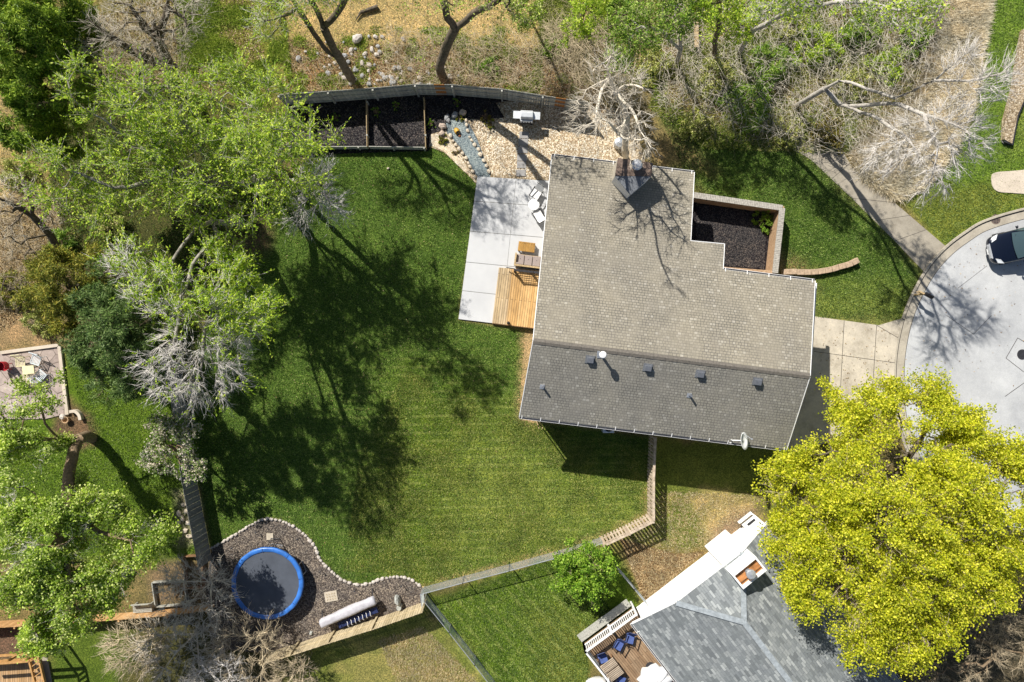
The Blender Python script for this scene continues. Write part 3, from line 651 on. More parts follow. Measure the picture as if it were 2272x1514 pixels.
for k, (px, py) in enumerate(((1630, 1357),)):
    c = P(px, py, 4.55); s = MB(); s.box(c + Vector((0, 0, .07)), (.42, .34, .14), math.atan2(u.y, u.x)); s.build('attic_vent', M['white'], h2)
for px, py, lb in ((1655, 1412, 'pale box vent on the blue-grey roof, nearest the ridge junction'), (1705, 1478, 'pale box vent lowest on the blue-grey roof')):
    c = P(px, py, 4.35); v = thing('box_vent', lb, 'roof vent', c, math.atan2(u.y, u.x), 'box vents on the neighbour roof')
    s = MB(); s.box((0, 0, .09), (.34, .30, .2)); s.build('hood', M['steel'], v, world=False, bevel=.03)
    s = MB(); s.box((0, 0, -.02), (.46, .44, .05), rx=0, ry=-.40); s.build('flashing', M['capg'], v, world=False)
# chimney of the neighbour
C1, C2 = P(1563, 1212), P(1609, 1175); ch2 = thing('neighbour_chimney', 'white sided chimney with an open orange-brown top and round flue cap beside the blue-grey roof', 'chimney', (C1 + C2) / 2)
du = (C2 - C1).normalized(); dv = Vector((du.y, -du.x, 0)); wch = (C2 - C1).length; ZT = 5.3; dch = .95
def K2(a, b, z): return Vector((C1.x + du.x * a + dv.x * b, C1.y + du.y * a + dv.y * b, z))
s = MB(); s.prism([K2(0, 0, 0)[:2], K2(wch, 0, 0)[:2], K2(wch, dch, 0)[:2], K2(0, dch, 0)[:2]], 0, ZT - .35); s.build('chase', M['siding'], ch2)
s = MB()
for a0, a1, b0, b1 in ((0, wch, 0, .1), (0, wch, dch - .1, dch), (0, .1, .1, dch - .1), (wch - .1, wch, .1, dch - .1)):
    s.prism([K2(a0, b0, 0)[:2], K2(a1, b0, 0)[:2], K2(a1, b1, 0)[:2], K2(a0, b1, 0)[:2]], ZT - .35, ZT)
s.build('rim', M['white'], ch2)
M['copper'] = pmat('orange brown metal', (.42, .19, .07), sc=3, amt=.4, rough=.6)
s = MB(); s.prism([K2(.1, .1, 0)[:2], K2(wch - .1, .1, 0)[:2], K2(wch - .1, dch - .1, 0)[:2], K2(.1, dch - .1, 0)[:2]], ZT - .34, ZT - .25); s.bar(K2(.1, .6, ZT - .12), K2(wch - .1, .6, ZT - .12), .05, .05); s.build('inner_cap', M['copper'], ch2)
s = MB(); s.lathe(K2(wch * .5, .45, ZT - .3), [(.16, 0), (.16, .5), (.26, .52), (.26, .6), (.22, .66), (.03, .68)], 18); s.build('flue', M['metal'], ch2)
# low white lattice enclosure with a cellar opening beside the chimney
en = thing('utility_enclosure', 'low white enclosure with a dark slot opening against the white house wall', 'enclosure', P(1660, 1175))
e0 = [P(1623, 1183), P(1643, 1163), P(1662, 1180), P(1640, 1200)]
s = MB(); s.prism([p[:2] for p in (P(1640, 1160), P(1668, 1138), P(1700, 1165), P(1672, 1190))], 0, .55); s.build('body', M['siding'], en)
s = MB(); s.prism([p[:2] for p in (P(1650, 1158), P(1666, 1145.5), P(1670, 1149), P(1654, 1162))], .55, .57); s.build('opening', M['black'], en)
s = MB(); s.bar(P(1638, 1160, .6), P(1667, 1137, .6), .10, .18); s.build('ledge', M['white'], en)

# deck with white railing
dk = thing('neighbour_deck', 'raised brown deck with white baluster railing on the left of the white house', 'deck', P(1380, 1450))
ZD = .95; A2 = P(1299, 1447, 1.95); B2 = P(1412, 1364, 1.95); C3 = P(1400, 1575, 1.95); D3 = P(1560, 1570, 1.95)
dirp = math.atan2((C3 - A2).y, (C3 - A2).x)
M['deck2'] = planks('brown deck boards', (.26, .17, .10), (.34, .24, .15), .14, dirp, 3.5)
s = MB(); s.prism([(p.x, p.y) for p in (A2, B2, Q(ins, ov), Q(ins, 7), C3)], ZD - .12, ZD); s.build('floor', M['deck2'], dk)
def railing(a, b, parent, zf, zt, mat, step=.13, posts=1.8, wd=.10):
    a = Vector((a.x, a.y, 0)); b = Vector((b.x, b.y, 0)); L = (b - a).length; up = lambda p, z: Vector((p.x, p.y, z))
    for z, w_, h_ in ((zt, wd, .05), (zf + .12, .05, .07), (zt - .1, .05, .07)): s = MB(); s.bar(up(a, z), up(b, z), w_, h_); s.build('rail', mat, parent)
    s = MB()
    for i in range(1, int(L / step)):
        p = a.lerp(b, i * step / L); s.bar(up(p, zf + .12), up(p, zt - .06), .045, .045)
    s.build('balusters', mat, parent)
    for i in range(int(round(L / posts)) + 1):
        p = a.lerp(b, i / max(1, int(round(L / posts)))); s = MB(); s.bar(up(p, 0), up(p, zt + .06), .11, .11); s.build('post', mat, parent)
railing(A2, B2, dk, ZD, 1.95, M['white']); railing(C3, A2, dk, ZD, 1.95, M['white'])
s = MB(); s.bar(Vector((A2.x - .25, A2.y + .28, .8)), Vector((B2.x - .25, B2.y + .28, .8)), .5, .05); s.build('ledge', M['greywood'], dk)

# ------------------------------------------------------------------ timber fences
def fence(name, label, base, h, side, mat, rails=(.35, 1.35), bw=.14, gap=.012, postmat=None, special=None, double=False, posth=.0, group=None, seed=1, lean=0):
    pts = [P(a, b) for a, b in base]; f = thing(name, label, 'fence', pts[len(pts) // 2], 0, group); rg = random.Random(seed)
    for i in range(len(pts) - 1):
        a, b = pts[i], pts[i + 1]; d = (b - a).normalized(); nr = Vector((-d.y, d.x, 0)) * side; L = (b - a).length; n = max(1, int(L / (bw + gap)))
        s = MB(); o = MB()
        for k in range(n):
            c = a + d * (L * (k + .5) / n); hh = h + rg.uniform(-.02, .02); tgt = s
            if special and special(i, (k + .5) / n): tgt = o
            tgt.box((c.x, c.y, hh / 2 + .03), (L / n - gap, .02, hh), math.atan2(d.y, d.x) + rg.uniform(-.02, .02))
            if double and k % 2 == 0:
                s.box((c.x + nr.x * .1, c.y + nr.y * .1, hh / 2 + .03), (L / n - gap, .02, hh), math.atan2(d.y, d.x))
        if s.v: s.build('panel', mat, f)
        if o.v: tag(o.build('panel', M['orangewood'], f), 'panel of newer orange-brown boards')
        for z in rails: r = MB(); r.bar(a + nr * .04 + Vector((0, 0, z)), b + nr * .04 + Vector((0, 0, z)), .045, .09); r.build('rail', mat, f)
        if double: r = MB(); r.bar(a + nr * .05 + Vector((0, 0, h + .04)), b + nr * .05 + Vector((0, 0, h + .04)), .14, .035); r.build('rail', mat, f)
    for p in pts:
        s = MB(); s.bar(p + nr * .10, p + nr * .10 + Vector((0, 0, h + posth)), .10, .10); s.build('post', postmat or mat, f)
    return f
def fencemat(name, c1, c2, rot=0):
    m = N(name); s = m.n('SeparateXYZ'); m.l(m.pos(), s.inputs[0])
    v = m.vor(6.5, m.pos(0, (1, 1, .02))); q = m.n('SeparateColor'); m.l(v, q.inputs[0])
    c = m.ramp(q.outputs[0], [(0, c1), (1, c2)]); c = m.mix(.7, c, m.ramp(m.noise(9, 4, .7), [(.3, (.6, .6, .62)), (.7, (1.35, 1.32, 1.3))]), 'MULTIPLY')
    m.color(c).rough(.9, 0, .15); return m.m
M['fencegrey'] = fencemat('weathered grey boards', (.32, .32, .29), (.48, .48, .43))
M['fencedark'] = fencemat('dark grey boards', (.17, .17, .16), (.26, .26, .24))
M['fencetan'] = fencemat('tan boards', (.40, .33, .20), (.55, .46, .30))
M['fencepink'] = fencemat('pinkish tan boards', (.40, .32, .235), (.56, .47, .36))
M['fenceorange'] = fencemat('orange boards', (.42, .24, .10), (.58, .36, .17))
fence('garden_fence', 'long curved weathered grey plank fence behind the dark garden bed', [(640, 233), (745, 226), (840, 219), (930, 211), (1009, 212), (1115, 221), (1202, 235), (1300, 250)], 1.75, -1, M['fencegrey'], rails=(.3, .95, 1.55), special=lambda i, t: (i == 3 and .48 < t < .78) or (i == 6 and .25 < t < .5), seed=2)
fence('side_fence', 'dark grey plank fence between the big lawn and the left yard', [(404, 830), (420, 940), (434, 1050), (452, 1145), (471, 1240)], 1.8, -1, M['fencedark'], rails=(1.62,), bw=.3, seed=3)
fence('rear_fence', 'sunlit tan plank fence below the trampoline bed', [(946, 1334), (838, 1371), (745, 1400), (665, 1426), (600, 1446)], 1.75, -1, M['fencetan'], rails=(.95,), gap=.02, seed=4)
fence('lower_fence', 'orange-brown plank fence under the pale leafy tree at the lower left', [(475, 1340), (390, 1350), (285, 1359), (185, 1366), (60, 1374), (-120, 1385)], 1.1, 1, M['fenceorange'], rails=(.8,), seed=5)
fence('picket_fence', 'pinkish shadowbox fence from the big roof round to the lawn corner', [(1440, 962), (1438, 1005), (1436, 1048), (1436, 1095), (1436, 1140), (1385, 1166), (1331, 1191)], 1.65, 1, M['fencepink'], rails=(.4, 1.3), bw=.10, gap=.09, double=True, seed=6, posth=.08)
def chainlink(label, base, h, group='chain-link fences'):
    pts = [P(a, b) for a, b in base]; f = thing('chain_link_fence', label, 'fence', pts[0], 0, group); up = Vector((0, 0, 1))
    r = MB(); w = MB()
    for a, b in zip(pts[:-1], pts[1:]):
        L = (b - a).length; d = (b - a) / L; r.tube(a + up * h, b + up * h, .024, n=6); n = int(L / .11)
        for k in range(-int(h / .11), n):
            for s in (1, -1):
                t0 = k * .11; t1 = t0 + h; p0, p1 = max(t0, 0), min(t1, L)
                if p1 <= p0: continue
                z0, z1 = (p0 - t0), (p1 - t0)
                if s < 0: z0, z1 = h - z0, h - z1
                w.tube(a + d * p0 + up * z0, a + d * p1 + up * z1, .0055, n=3, cap=False)
        m = max(1, int(round(L / 2.6)))
        for k in range(m + 1):
            q = a.lerp(b, k / m); s = MB(); s.tube(q, q + up * (h + .06), .034, n=8); s.build('post', M['metal'], f)
    r.build('top_rail', M['metal'], f); w.build('wire_mesh', M['wire'], f); return f
M['wire'] = pmat('galvanised wire', (.48, .53, .52), amt=.15, rough=.5)
chainlink('chain-link fence along the lower edge of the big lawn', [(942, 1302), (1030, 1278), (1130, 1252), (1240, 1222), (1331, 1193)], 1.25)
chainlink('short chain-link fence from the round green tree to the white house', [(1368, 1255), (1400, 1292), (1433, 1333)], 1.2)
chainlink('chain-link fence running down from the tan plank fence to the bottom edge', [(946, 1318), (1000, 1385), (1055, 1455), (1112, 1530)], 1.2)
chainlink('tiny chain-link return closing the gap by the tan plank fence', [(939, 1304), (942, 1336)], 1.2)
# ------------------------------------------------------------------ trampoline
c = P(593, 1295, .9); TR = 80 / F * (H - .9)
t = thing('trampoline', 'round trampoline with a blue padded rim and grey-black mat on the mulch bed', 'trampoline', (c.x, c.y, 0))
M['tblue'] = pmat('blue vinyl pad', (.04, .16, .50), sc=2, amt=.3, rough=.32, spec=.6); M['tmat'] = pmat('trampoline mat', (.075, .085, .105), sc=1.2, amt=.15, rough=.55)
def ring(r0, r1, z0, z1, n=72):
    m = MB(); v = []; f = []
    for r, z in ((r0, z0), (r0, z1), (r1, z1), (r1, z0)):
        for i in range(n): a = 2 * math.pi * i / n; v.append((r * math.cos(a), r * math.sin(a), z))
    for k in range(4):
        for i in range(n): f.append((k * n + i, k * n + (i + 1) % n, ((k + 1) % 4) * n + (i + 1) % n, ((k + 1) % 4) * n + i))
    return m.add(v, [q[::-1] for q in f])
m = MB(); vs = []; fs = []; n = 72; prof = [(TR - .28, .885), (TR - .25, .925), (TR - .06, .935), (TR, .90), (TR + .01, .76)]
for k, (r, z) in enumerate(prof):
    for i in range(n):
        a = 2 * math.pi * i / n; w = 1 + .004 * math.sin(i * 1.7) ; vs.append((r * w * math.cos(a), r * w * math.sin(a), z + .006 * math.sin(i * math.pi / 4.5)))
for k in range(len(prof) - 1):
    for i in range(n): fs.append((k * n + i, (k + 1) * n + i, (k + 1) * n + (i + 1) % n, k * n + (i + 1) % n))
m.add(vs, fs); pad = m.build('safety_pad', M['tblue'], t, world=False, smooth=True); md = pad.modifiers.new('s', 'SOLIDIFY'); md.thickness = .02
M['seam'] = pmat('dark blue seam', (.02, .07, .24))
for k in range(8):
    a = R(45 * k + 8); q = MB(); q.bar((math.cos(a) * (TR - .26), math.sin(a) * (TR - .26), .937), (math.cos(a) * (TR - .03), math.sin(a) * (TR - .03), .944), .035, .012); q.build('seam', M['seam'], pad, world=False)
m = MB(); m.lathe((0, 0, .86), [(.0, -.02), (TR * .4, -.012), (TR - .26, .012), (TR - .26, .018), (.0, -.008)], 64); m.build('jump_mat', M['tmat'], t, world=False)
ring(TR - .06, TR - .01, .80, .86).build('rim_frame', M['metal'], t, world=False)
for k in range(6):
    a = R(60 * k + 12); m = MB(); a2 = a + .32; q = [Vector(((TR - .04) * math.cos(x), (TR - .04) * math.sin(x), z)) for x, z in ((a, .82), (a, .03), (a2, .03), (a2, .82))]
    m.path(q, .028, 6); m.build('leg', M['metal'], t, world=False)
m = MB(); lx = .0; p0 = Vector((-.35, TR + .02, .8)); 
for dx in (.0, .5): m.tube((-.05 + dx, TR - .02, .84), (-.05 + dx, TR + .35, .02), .02)
for z, y in ((.6, .11), (.35, .22), (.12, .31)): m.tube((-.05, TR + y, z), (.45, TR + y, z), .018)
m.build('ladder', M['darkmetal'], t, world=False)
m = MB(); m.box((-.5, -TR + .45, .915), (.12, .06, .01)); m.build('pad_label', M['white'], t, world=False)

# ------------------------------------------------------------------ tarp-covered bundle, stone fountain, bed stones
a = P(712, 1385, .75); b = P(832, 1332, .75); d = (b - a).normalized(); nr = Vector((-d.y, d.x, 0))
t = thing('covered_swing', 'long swing seat folded under a crumpled pale grey cover beside the tan plank fence', 'garden swing', ((a + b) / 2).xy.to_3d())
M['tarp'] = pmat('pale grey cover', (.44, .43, .46), sc=3, amt=.18, rough=.6, bump=.02); M['navy'] = pmat('navy fabric', (.015, .025, .085), sc=8, amt=.3, rough=.7)
m = MB(); vs = []; fs = []; K = 14; NN = 30; rg = random.Random(3)
for i in range(NN + 1):
    f = i / NN; c = a.lerp(b, f); w = .29 * (1 - .10 * math.sin(f * 9) * .5) * (.86 if i in (0, NN) else 1); sag = -.05 * math.sin(f * math.pi)
    for k in range(K):
        an = math.pi * (k / (K - 1)); x = math.copysign(abs(math.cos(an)) ** .7, math.cos(an)) * w * (1 + rg.uniform(-.06, .06)); z = math.sin(an) ** .8 * .30 + sag + rg.uniform(-.015, .015)
        p = c + nr * x + Vector((0, 0, z - .1)); vs.append(p)
for i in range(NN):
    for k in range(K - 1): fs.append((i * K + k, (i + 1) * K + k, (i + 1) * K + k + 1, i * K + k + 1))
fs += [tuple(range(K)), tuple(range((NN + 1) * K - 1, NN * K - 1, -1))]
m.add(vs, fs); m.build('cover', M['tarp'], t, smooth=True)
m = MB()
for f in (.03, .97):
    c = a.lerp(b, f)
    for s in (-1, 1): m.tube(c + Vector((0, 0, .05)), c + nr * s * .55 + Vector((0, 0, -.74)), .025)
m.tube(a + Vector((0, 0, -.25)), b + Vector((0, 0, -.25)), .03); m.build('frame', M['darkmetal'], t)
m = MB(); a1 = P(752, 1388, .4); b1 = P(838, 1352, .4)
for i in range(16):
    p = a1.lerp(b1, i / 16); q = a1.lerp(b1, (i + 1) / 16); m.bar(p + Vector((0, 0, .05 * math.sin(i * 2.1))), q + Vector((0, 0, .05 * math.sin(i * 2.1 + 2.1))), .34, .12)
m.build('seat_cushion', M['navy'], t)
a2 = P(772, 1385, .55); b2 = P(822, 1362, .55)
for i in range(7):
    p = a2.lerp(b2, i / 6); m = MB(); w = .16; q = [p + nr * (w * math.cos(x)) + d * (.03 * math.sin(2 * x)) + Vector((0, 0, .07 * math.sin(x))) for x in [math.pi * j / 6 for j in range(7)]]
    m.path(q, .016, 5); m.build('spring', M['white'], t)
M['stone'] = pmat('grey carved stone', (.38, .39, .36), sc=9, amt=.3, rough=.9, bump=.02)
p = P(884, 1328, 0); t = thing('stone_lantern', 'grey carved stone ornament in two lumps on the mulch near the lawn corner', 'garden ornament', p)
m = MB(); m.rock((0, 0, .30), .17, .32, .42, 5, .35, 10, 7); m.build('body', M['stone'], t, world=False)
m = MB(); m.lathe((.10, -.42, 0), [(.17, 0), (.15, .1), (.08, .2), (.08, .32), (.16, .4), (.15, .48)], 10); m.build('bowl', M['stone'], t, world=False)
solo(MB().rock(P(690, 1405, .06), .12, .14, .10, 8), 'loose_stone', M['stone'], 'single loose grey stone on the mulch above the tan plank fence', 'stone')
M['paver'] = pmat('sandstone paver', (.48, .42, .33), sc=7, amt=.15, rough=.9, bump=.01)
m = MB(); m.box(P(599, 1191, .05), (.42, .40, .07), .03); solo(m, 'stepping_stone', M['paver'], 'plain square paver above the trampoline', 'paver', bevel=.01)
t = thing('patterned_paver', 'square paver with a raised pattern between trampoline and covered swing', 'paver', P(735, 1323))
m = MB(); m.box((0, 0, .04), (.78, .62, .06), .18); m.build('slab', M['paver'], t, world=False, bevel=.01)
m = MB(); Mx = Matrix.Rotation(.18, 3, 'Z'); rg = random.Random(9)
for x in (-.24, -.08, .08, .24):
    for y in (-.16, 0, .16):
        m.box(Mx @ Vector((x, y, .075)), (.10, .045, .02), .18 + (R(45) if (x * y) > 0 else R(-40)))
M['paverd'] = pmat('paver relief', (.36, .29, .18), amt=.2); m.build('relief', M['paverd'], t, world=False)
# stakes
spots = [((520, 1212), 'thin dark stake light nearest the side fence'), ((573, 1178), 'thin dark stake light by the square paver'), ((664, 1193), 'thin dark stake light in the top right curve of the mulch bed'), ((714, 1264), 'thin dark stake light right of the trampoline'), ((790, 1307), 'thin dark stake light above the covered swing'), ((893, 1296), 'thin dark stake light above the stone ornament')]
st = None
for (x, y), lb in spots:
    p = P(x, y)
    if st is None:
        st = thing('stake_light', lb, 'garden light', p, 0, 'stake lights round the mulch bed')
        m = MB(); m.tube((0, 0, 0), (0, 0, .40), .014, n=6); m.build('stake', M['darkmetal'], st, world=False)
        m = MB(); m.lathe((0, 0, .38), [(.03, 0), (.05, .06), (.055, .07), (.01, .10)], 10); m.build('lamp_head', M['darkmetal'], st, world=False)
    else: dup(st, p, 0, lb)
# edging stones: individual copies of five shapes
M['edge'] = pmat('pale edging stone', (.50, .45, .40), sc=6, amt=.2, rough=.9, bump=.015); M['edge2'] = pmat('tan cobble', (.56, .48, .37), sc=5, amt=.25, rough=.9, bump=.015)
protos = []
def rockset(mat, n, seed, rx=.155, ry=.115, rz=.10):
    out = []
    for i in range(n):
        o = MB().rock((0, 0, 0), rx * (1 + .12 * math.sin(i * 3)), ry, rz, seed + i).build('edging_stone', mat); out.append(o)
    return out
def line_rocks(pts, step, rs, z, label, cat, group, seed, name='edging_stone', sc=(.8, 1.2)):
    rg = random.Random(seed); w = [P(*p) for p in smooth_line(pts, 8)]; acc = 0; used = []
    for a, b in zip(w[:-1], w[1:]):
        L = (b - a).length; ang = math.atan2((b - a).y, (b - a).x)
        while acc <= L:
            p = a.lerp(b, acc / L); s = rs[rg.randrange(len(rs))]
            if not s.get('label'): o = s
            else: o = s.copy(); COL.objects.link(o)
            o.name = name
            o.location = (p.x + rg.uniform(-.02, .02), p.y + rg.uniform(-.02, .02), z); k = rg.uniform(*sc); o.scale = (k, k * rg.uniform(.85, 1.15), k); o.rotation_euler = (0, 0, ang + rg.uniform(-.25, .25))
            qx = CX + p.x * F / H; lb = label(qx) if callable(label) else label
            tag(o, lb, cat, group); acc += step * k
        acc -= L
PLACED = set()
line_rocks(BEDEDGE, .285, rockset(M['edge'], 5, 20), .04, lambda q: 'pale edging stone on the slope of the mulch bed left of the square paver' if q < 600 else ('pale edging stone on the curve of the mulch bed right of the trampoline' if q < 725 else 'pale edging stone along the mulch bed above the covered swing and stone ornament'), 'edging stone', 'stones edging the trampoline bed', 1, sc=(.68, 1.08))
R2 = rockset(M['edge2'], 5, 40, .17, .14, .13)
line_rocks([(1035, 268), (1037, 290), (1046, 312), (1060, 330), (1066, 345), (1076, 362), (1082, 378), (1090, 391)], .40, R2, .06, 'tan cobble lining the right bank of the blue-grey pebble stream', 'cobble', 'cobbles lining the pebble stream', 2, 'stream_cobble', (.7, 1.1))
line_rocks([(1000, 302), (1008, 318), (1020, 334), (1030, 346), (1036, 356), (1042, 370), (1050, 385), (1054, 398)], .38, R2, .06, 'tan cobble lining the left bank of the blue-grey pebble stream', 'cobble', 'cobbles lining the pebble stream', 3, 'stream_cobble', (.65, 1.05))
M['boul'] = pmat('grey boulder', (.33, .33, .33), sc=5, amt=.3, rough=.9, bump=.02); M['boult'] = pmat('tan boulder', (.46, .37, .30), sc=5, amt=.3, rough=.9, bump=.02)
for i, (x, y, r, mt, lb) in enumerate(((1027, 250, .27, 'boult', 'tan boulder at the head of the pebble stream, farthest right'), (1009, 256, .26, 'boul', 'large bluish boulder at the head of the pebble stream'), (991, 261, .22, 'boul', 'grey boulder left of the head of the pebble stream'), (995, 268, .18, 'boul', 'small grey boulder touching a larger one left of the stream head'), (982, 281, .26, 'boult', 'pinkish tan boulder on the dark mulch left of the stream'), (980, 297, .24, 'boult', 'tan upright boulder above the low green mound plant'))):
    solo(MB().rock(P(x, y, .10), r, r * .82, r * .72, 60 + i, i * .7, 11, 7), 'boulder', M[mt], lb, 'boulder', 'boulders at the stream head')
M['terra'] = pmat('mustard glazed pot', (.50, .30, .05), amt=.2, rough=.5); M['terrad'] = pmat('rust pot', (.25, .10, .04), amt=.3, rough=.7)
t = thing('tipped_pot', 'mustard pot lying tipped over in the pebble stream', 'pot', P(1013, 290, .12), R(-60))
m = MB(); m.lathe((0, 0, 0), [(.09, -.16), (.16, -.06), (.18, .06), (.15, .14), (.17, .17), (.13, .17), (.12, .10), (.1, -.1)], 14); o = m.build('jar', M['terra'], t, world=False, smooth=True); o.rotation_euler = (0, R(70), 0)
m = MB(); m.rock((.34, 0, -.05), .13, .1, .06, 3); m.build('spill', M['terrad'], t, world=False)
# rubble on the bank behind the fence
rub = rockset(M['boul'], 3, 90, .16, .13, .1) + rockset(M['edge'], 3, 95, .17, .12, .1); rg = random.Random(12)
for k in range(90):
    x = rg.gauss(800, 55) if k < 45 else rg.uniform(740, 1020); y = rg.uniform(80, 185) if k < 45 else rg.uniform(150, 190); p = P(x, y); s = rub[k % 6]
    if s.get('label'): o = s.copy(); COL.objects.link(o)
    else: o = s
    o.name = 'rubble_stone'; o.location = (p.x, p.y, .05); q = rg.uniform(.5, 1.35); o.scale = (q, q, q); o.rotation_euler = (0, 0, rg.uniform(0, 6))
    tag(o, ('broken pale stone in the upper rubble between the leaning trunks' if y < 150 else 'broken pale stone at the foot of the bank close behind the curved grey fence'), 'stone', 'rubble on the bank')
o = MB().rock(P(792, 86, .15), .38, .30, .2, 77, .6, 10, 6); solo(o, 'boulder', M['edge'], 'largest pale rock at the top of the rubble bank', 'boulder')

# ------------------------------------------------------------------ raised garden compartments
t = thing('garden_divider', 'low pale board frame dividing the dark garden bed into compartments', 'garden frame', P(870, 320))
ZB = .55
for pa, pb in (((812, 221), (814, 325)), ((940, 216), (944, 328)), ((686, 228), (688, 326))):
    m = MB(); m.bar(P(*pa, ZB) - Vector((0, 0, ZB / 2)), P(*pb, ZB) - Vector((0, 0, ZB / 2)), .035, ZB); m.build('board', M['greywood'] if pa[0] < 700 else M['tanwood'], t)
for pa, pb in (((628, 326), (814, 325)), ((818, 325), (944, 327))):
    m = MB(); m.bar(P(*pa, ZB) - Vector((0, 0, ZB / 2)), P(*pb, ZB) - Vector((0, 0, ZB / 2)), .04, ZB); m.build('board', M['greywood'], t)
for x, y in ((795, 327), (872, 328), (941, 329), (814, 300), (814, 226), (944, 300), (700, 327)):
    m = MB(); q = P(x, y, ZB); m.bar(Vector((q.x, q.y, 0)), Vector((q.x, q.y, ZB + .02)), .09, .09); m.build('post', M['greywood'], t)
# planks and posts lying in the woods
m = MB(); m.bar(P(1544, 35, .4), P(1546, 105, .4), .26, .10); solo(m, 'timber_plank', M['tanwood'], 'long bare plank standing in the green brush at the top right', 'plank')
m = MB(); m.bar(P(1264, 186, .15), P(1262, 209, .15), .14, .08); solo(m, 'timber_offcut', M['tanwood'], 'short pale plank piece on leaf litter behind the right end of the curved grey fence', 'plank')
m = MB(); m.tube(P(838, 15, .15), P(800, 28, .15), .14, .10, 9); m.tube(P(800, 28, .15), P(790, 44, .1), .08, .03, 7); solo(m, 'fallen_log', M['bark'], 'dark forked log lying on dry straw grass at the top', 'log')
# stepping path of six pavers
M['pavergrey'] = pmat('grey concrete paver', (.30, .29, .28), sc=3, amt=.12, rough=.9)
for i, (x, y, lb) in enumerate(((1163, 300, 'nearest the grill'), (1161, 316, 'second from the grill'), (1160, 333, 'third from the grill'), (1158, 350, 'fourth from the grill'), (1157, 366, 'fifth from the grill'), (1156, 384, 'touching the patio'))):
    m = MB(); m.box(P(x, y, .055), (.58, .41, .05), -.03 + .02 * (i % 3)); solo(m, 'path_paver', M['pavergrey'], 'grey square paver in the gravel, ' + lb, 'paver', 'pavers from patio to grill', bevel=.01)

# ------------------------------------------------------------------ grill
p = P(1168, 268); t = thing('gas_grill', 'stainless gas grill with two side shelves on the gravel by the curved fence', 'grill', p, R(-3))
m = MB(); m.box((0, 0, .50), (.78, .52, .74)); m.build('cart', M['darkmetal'], t, world=False, bevel=.01)
m = MB(); m.box((0, 0, .90), (.78, .56, .10)); m.build('firebox', M['steel'], t, world=False, bevel=.02)
m = MB(); v = []; fs = []
for x in (-.37, .37):
    for y, z in ((-.24, .96), (-.24, 1.06), (-.16, 1.18), (.12, 1.20), (.26, 1.10), (.27, .96)): v.append((x, y, z))
fs = [(0, 1, 7, 6), (1, 2, 8, 7), (2, 3, 9, 8), (3, 4, 10, 9), (4, 5, 11, 10), (5, 4, 3, 2, 1, 0), (6, 7, 8, 9, 10, 11), (0, 6, 11, 5)]
m.add(v, fs); ld = m.build('lid', M['steel'], t, world=False, bevel=.02)
m = MB(); m.tube((-.28, -.29, 1.08), (.28, -.29, 1.08), .016); m.build('handle', M['darkmetal'], ld, world=False)
for s in (-1, 1):
    m = MB(); m.box((s * .60, .02, .93), (.42, .46, .04)); m.build('side_shelf', M['steel'], t, world=False, bevel=.01)
m = MB(); m.box((0, -.33, .88), (.74, .12, .12), rx=-.5); cpn = m.build('control_panel', M['steel'], t, world=False)
for i in range(4):
    m = MB(); m.tube((-.24 + .16 * i, -.38, .90), (-.24 + .16 * i, -.43, .93), .032); m.build('knob', M['black'], cpn, world=False)
for x in (-.34, .34):
    m = MB(); m.tube((x - .03, -.2, .08), (x + .03, -.2, .08), .08, n=12); m.build('wheel', M['black'], t, world=False)
m = MB(); m.lathe(P(1372, 322, .0), [(.30, 0), (.34, .25), (.30, .6), (.1, .7)], 16); o = solo(m, 'covered_drum', M['metal'], 'shiny round metal drum under the bare tree beside the house', 'drum')

# ------------------------------------------------------------------ timber deck on the patio
DA, DB, DC, DD = P(1107, 594, .2), P(1210, 603, .2), P(1205, 731, .2), P(1092, 717, .2)
t = thing('timber_deck', 'golden timber deck with a greyed lower step on the white patio', 'deck', (DA + DC) / 2)
E1 = DA.lerp(DB, .29); E2 = DD.lerp(DC, .29)
m = MB(); m.prism([(q.x, q.y) for q in (DA, E1 + (DB - DA) * .006, E2 + (DB - DA) * .006, DD)], .10, .25); m.build('step', M['cedar_old'], t)
m = MB(); m.prism([(q.x, q.y) for q in (E1, DB, DC, E2)], .12, .42); m.build('floor', M['cedar'], t)
m = MB(); m.bar(Vector((DD.x, DD.y - .02, .12)), Vector((E2.x, E2.y - .02, .12)), .03, .22); m.bar(Vector((E2.x, E2.y - .02, .22)), Vector((DC.x, DC.y - .02, .22)), .03, .38); m.build('skirt', M['brownwood'], t)
ra = P(1142, 599, 1.3); rb = P(1205, 606, 1.3)
m = MB(); m.bar(ra, rb, .10, .05); m.build('handrail', M['darkmetal'], t)
m = MB(); k = 5
for z in (.55, .70, .85, 1.0, 1.15): m.bar(Vector((ra.x, ra.y, z)), Vector((rb.x, rb.y, z)), .02, .035)
m.build('cross_rail', M['darkmetal'], t)
for f in (0, .62): q = ra.lerp(rb, f); m = MB(); m.bar(Vector((q.x, q.y, .2)), Vector((q.x, q.y, 1.36)), .11, .11); m.build('post', M['darkmetal'], t)
m = MB(); m.bar(P(1124, 594, .5), P(1142, 597, 1.25), .05, .05); m.build('stair_rail', M['darkmetal'], t)
p = P(1128, 717, .25); t = thing('deck_lantern', 'small black lantern at the lower edge of the golden deck', 'lantern', p)
m = MB(); m.box((0, 0, .02), (.16, .16, .04)); m.build('base', M['black'], t, world=False)
m = MB(); m.box((0, 0, .17), (.13, .13, .24)); m.build('glass_body', M['glass'], t, world=False)
m = MB(); m.lathe((0, 0, .29), [(.11, 0), (.09, .05), (.03, .09), (.015, .14)], 4); m.build('roof_cap', M['black'], t, world=False)

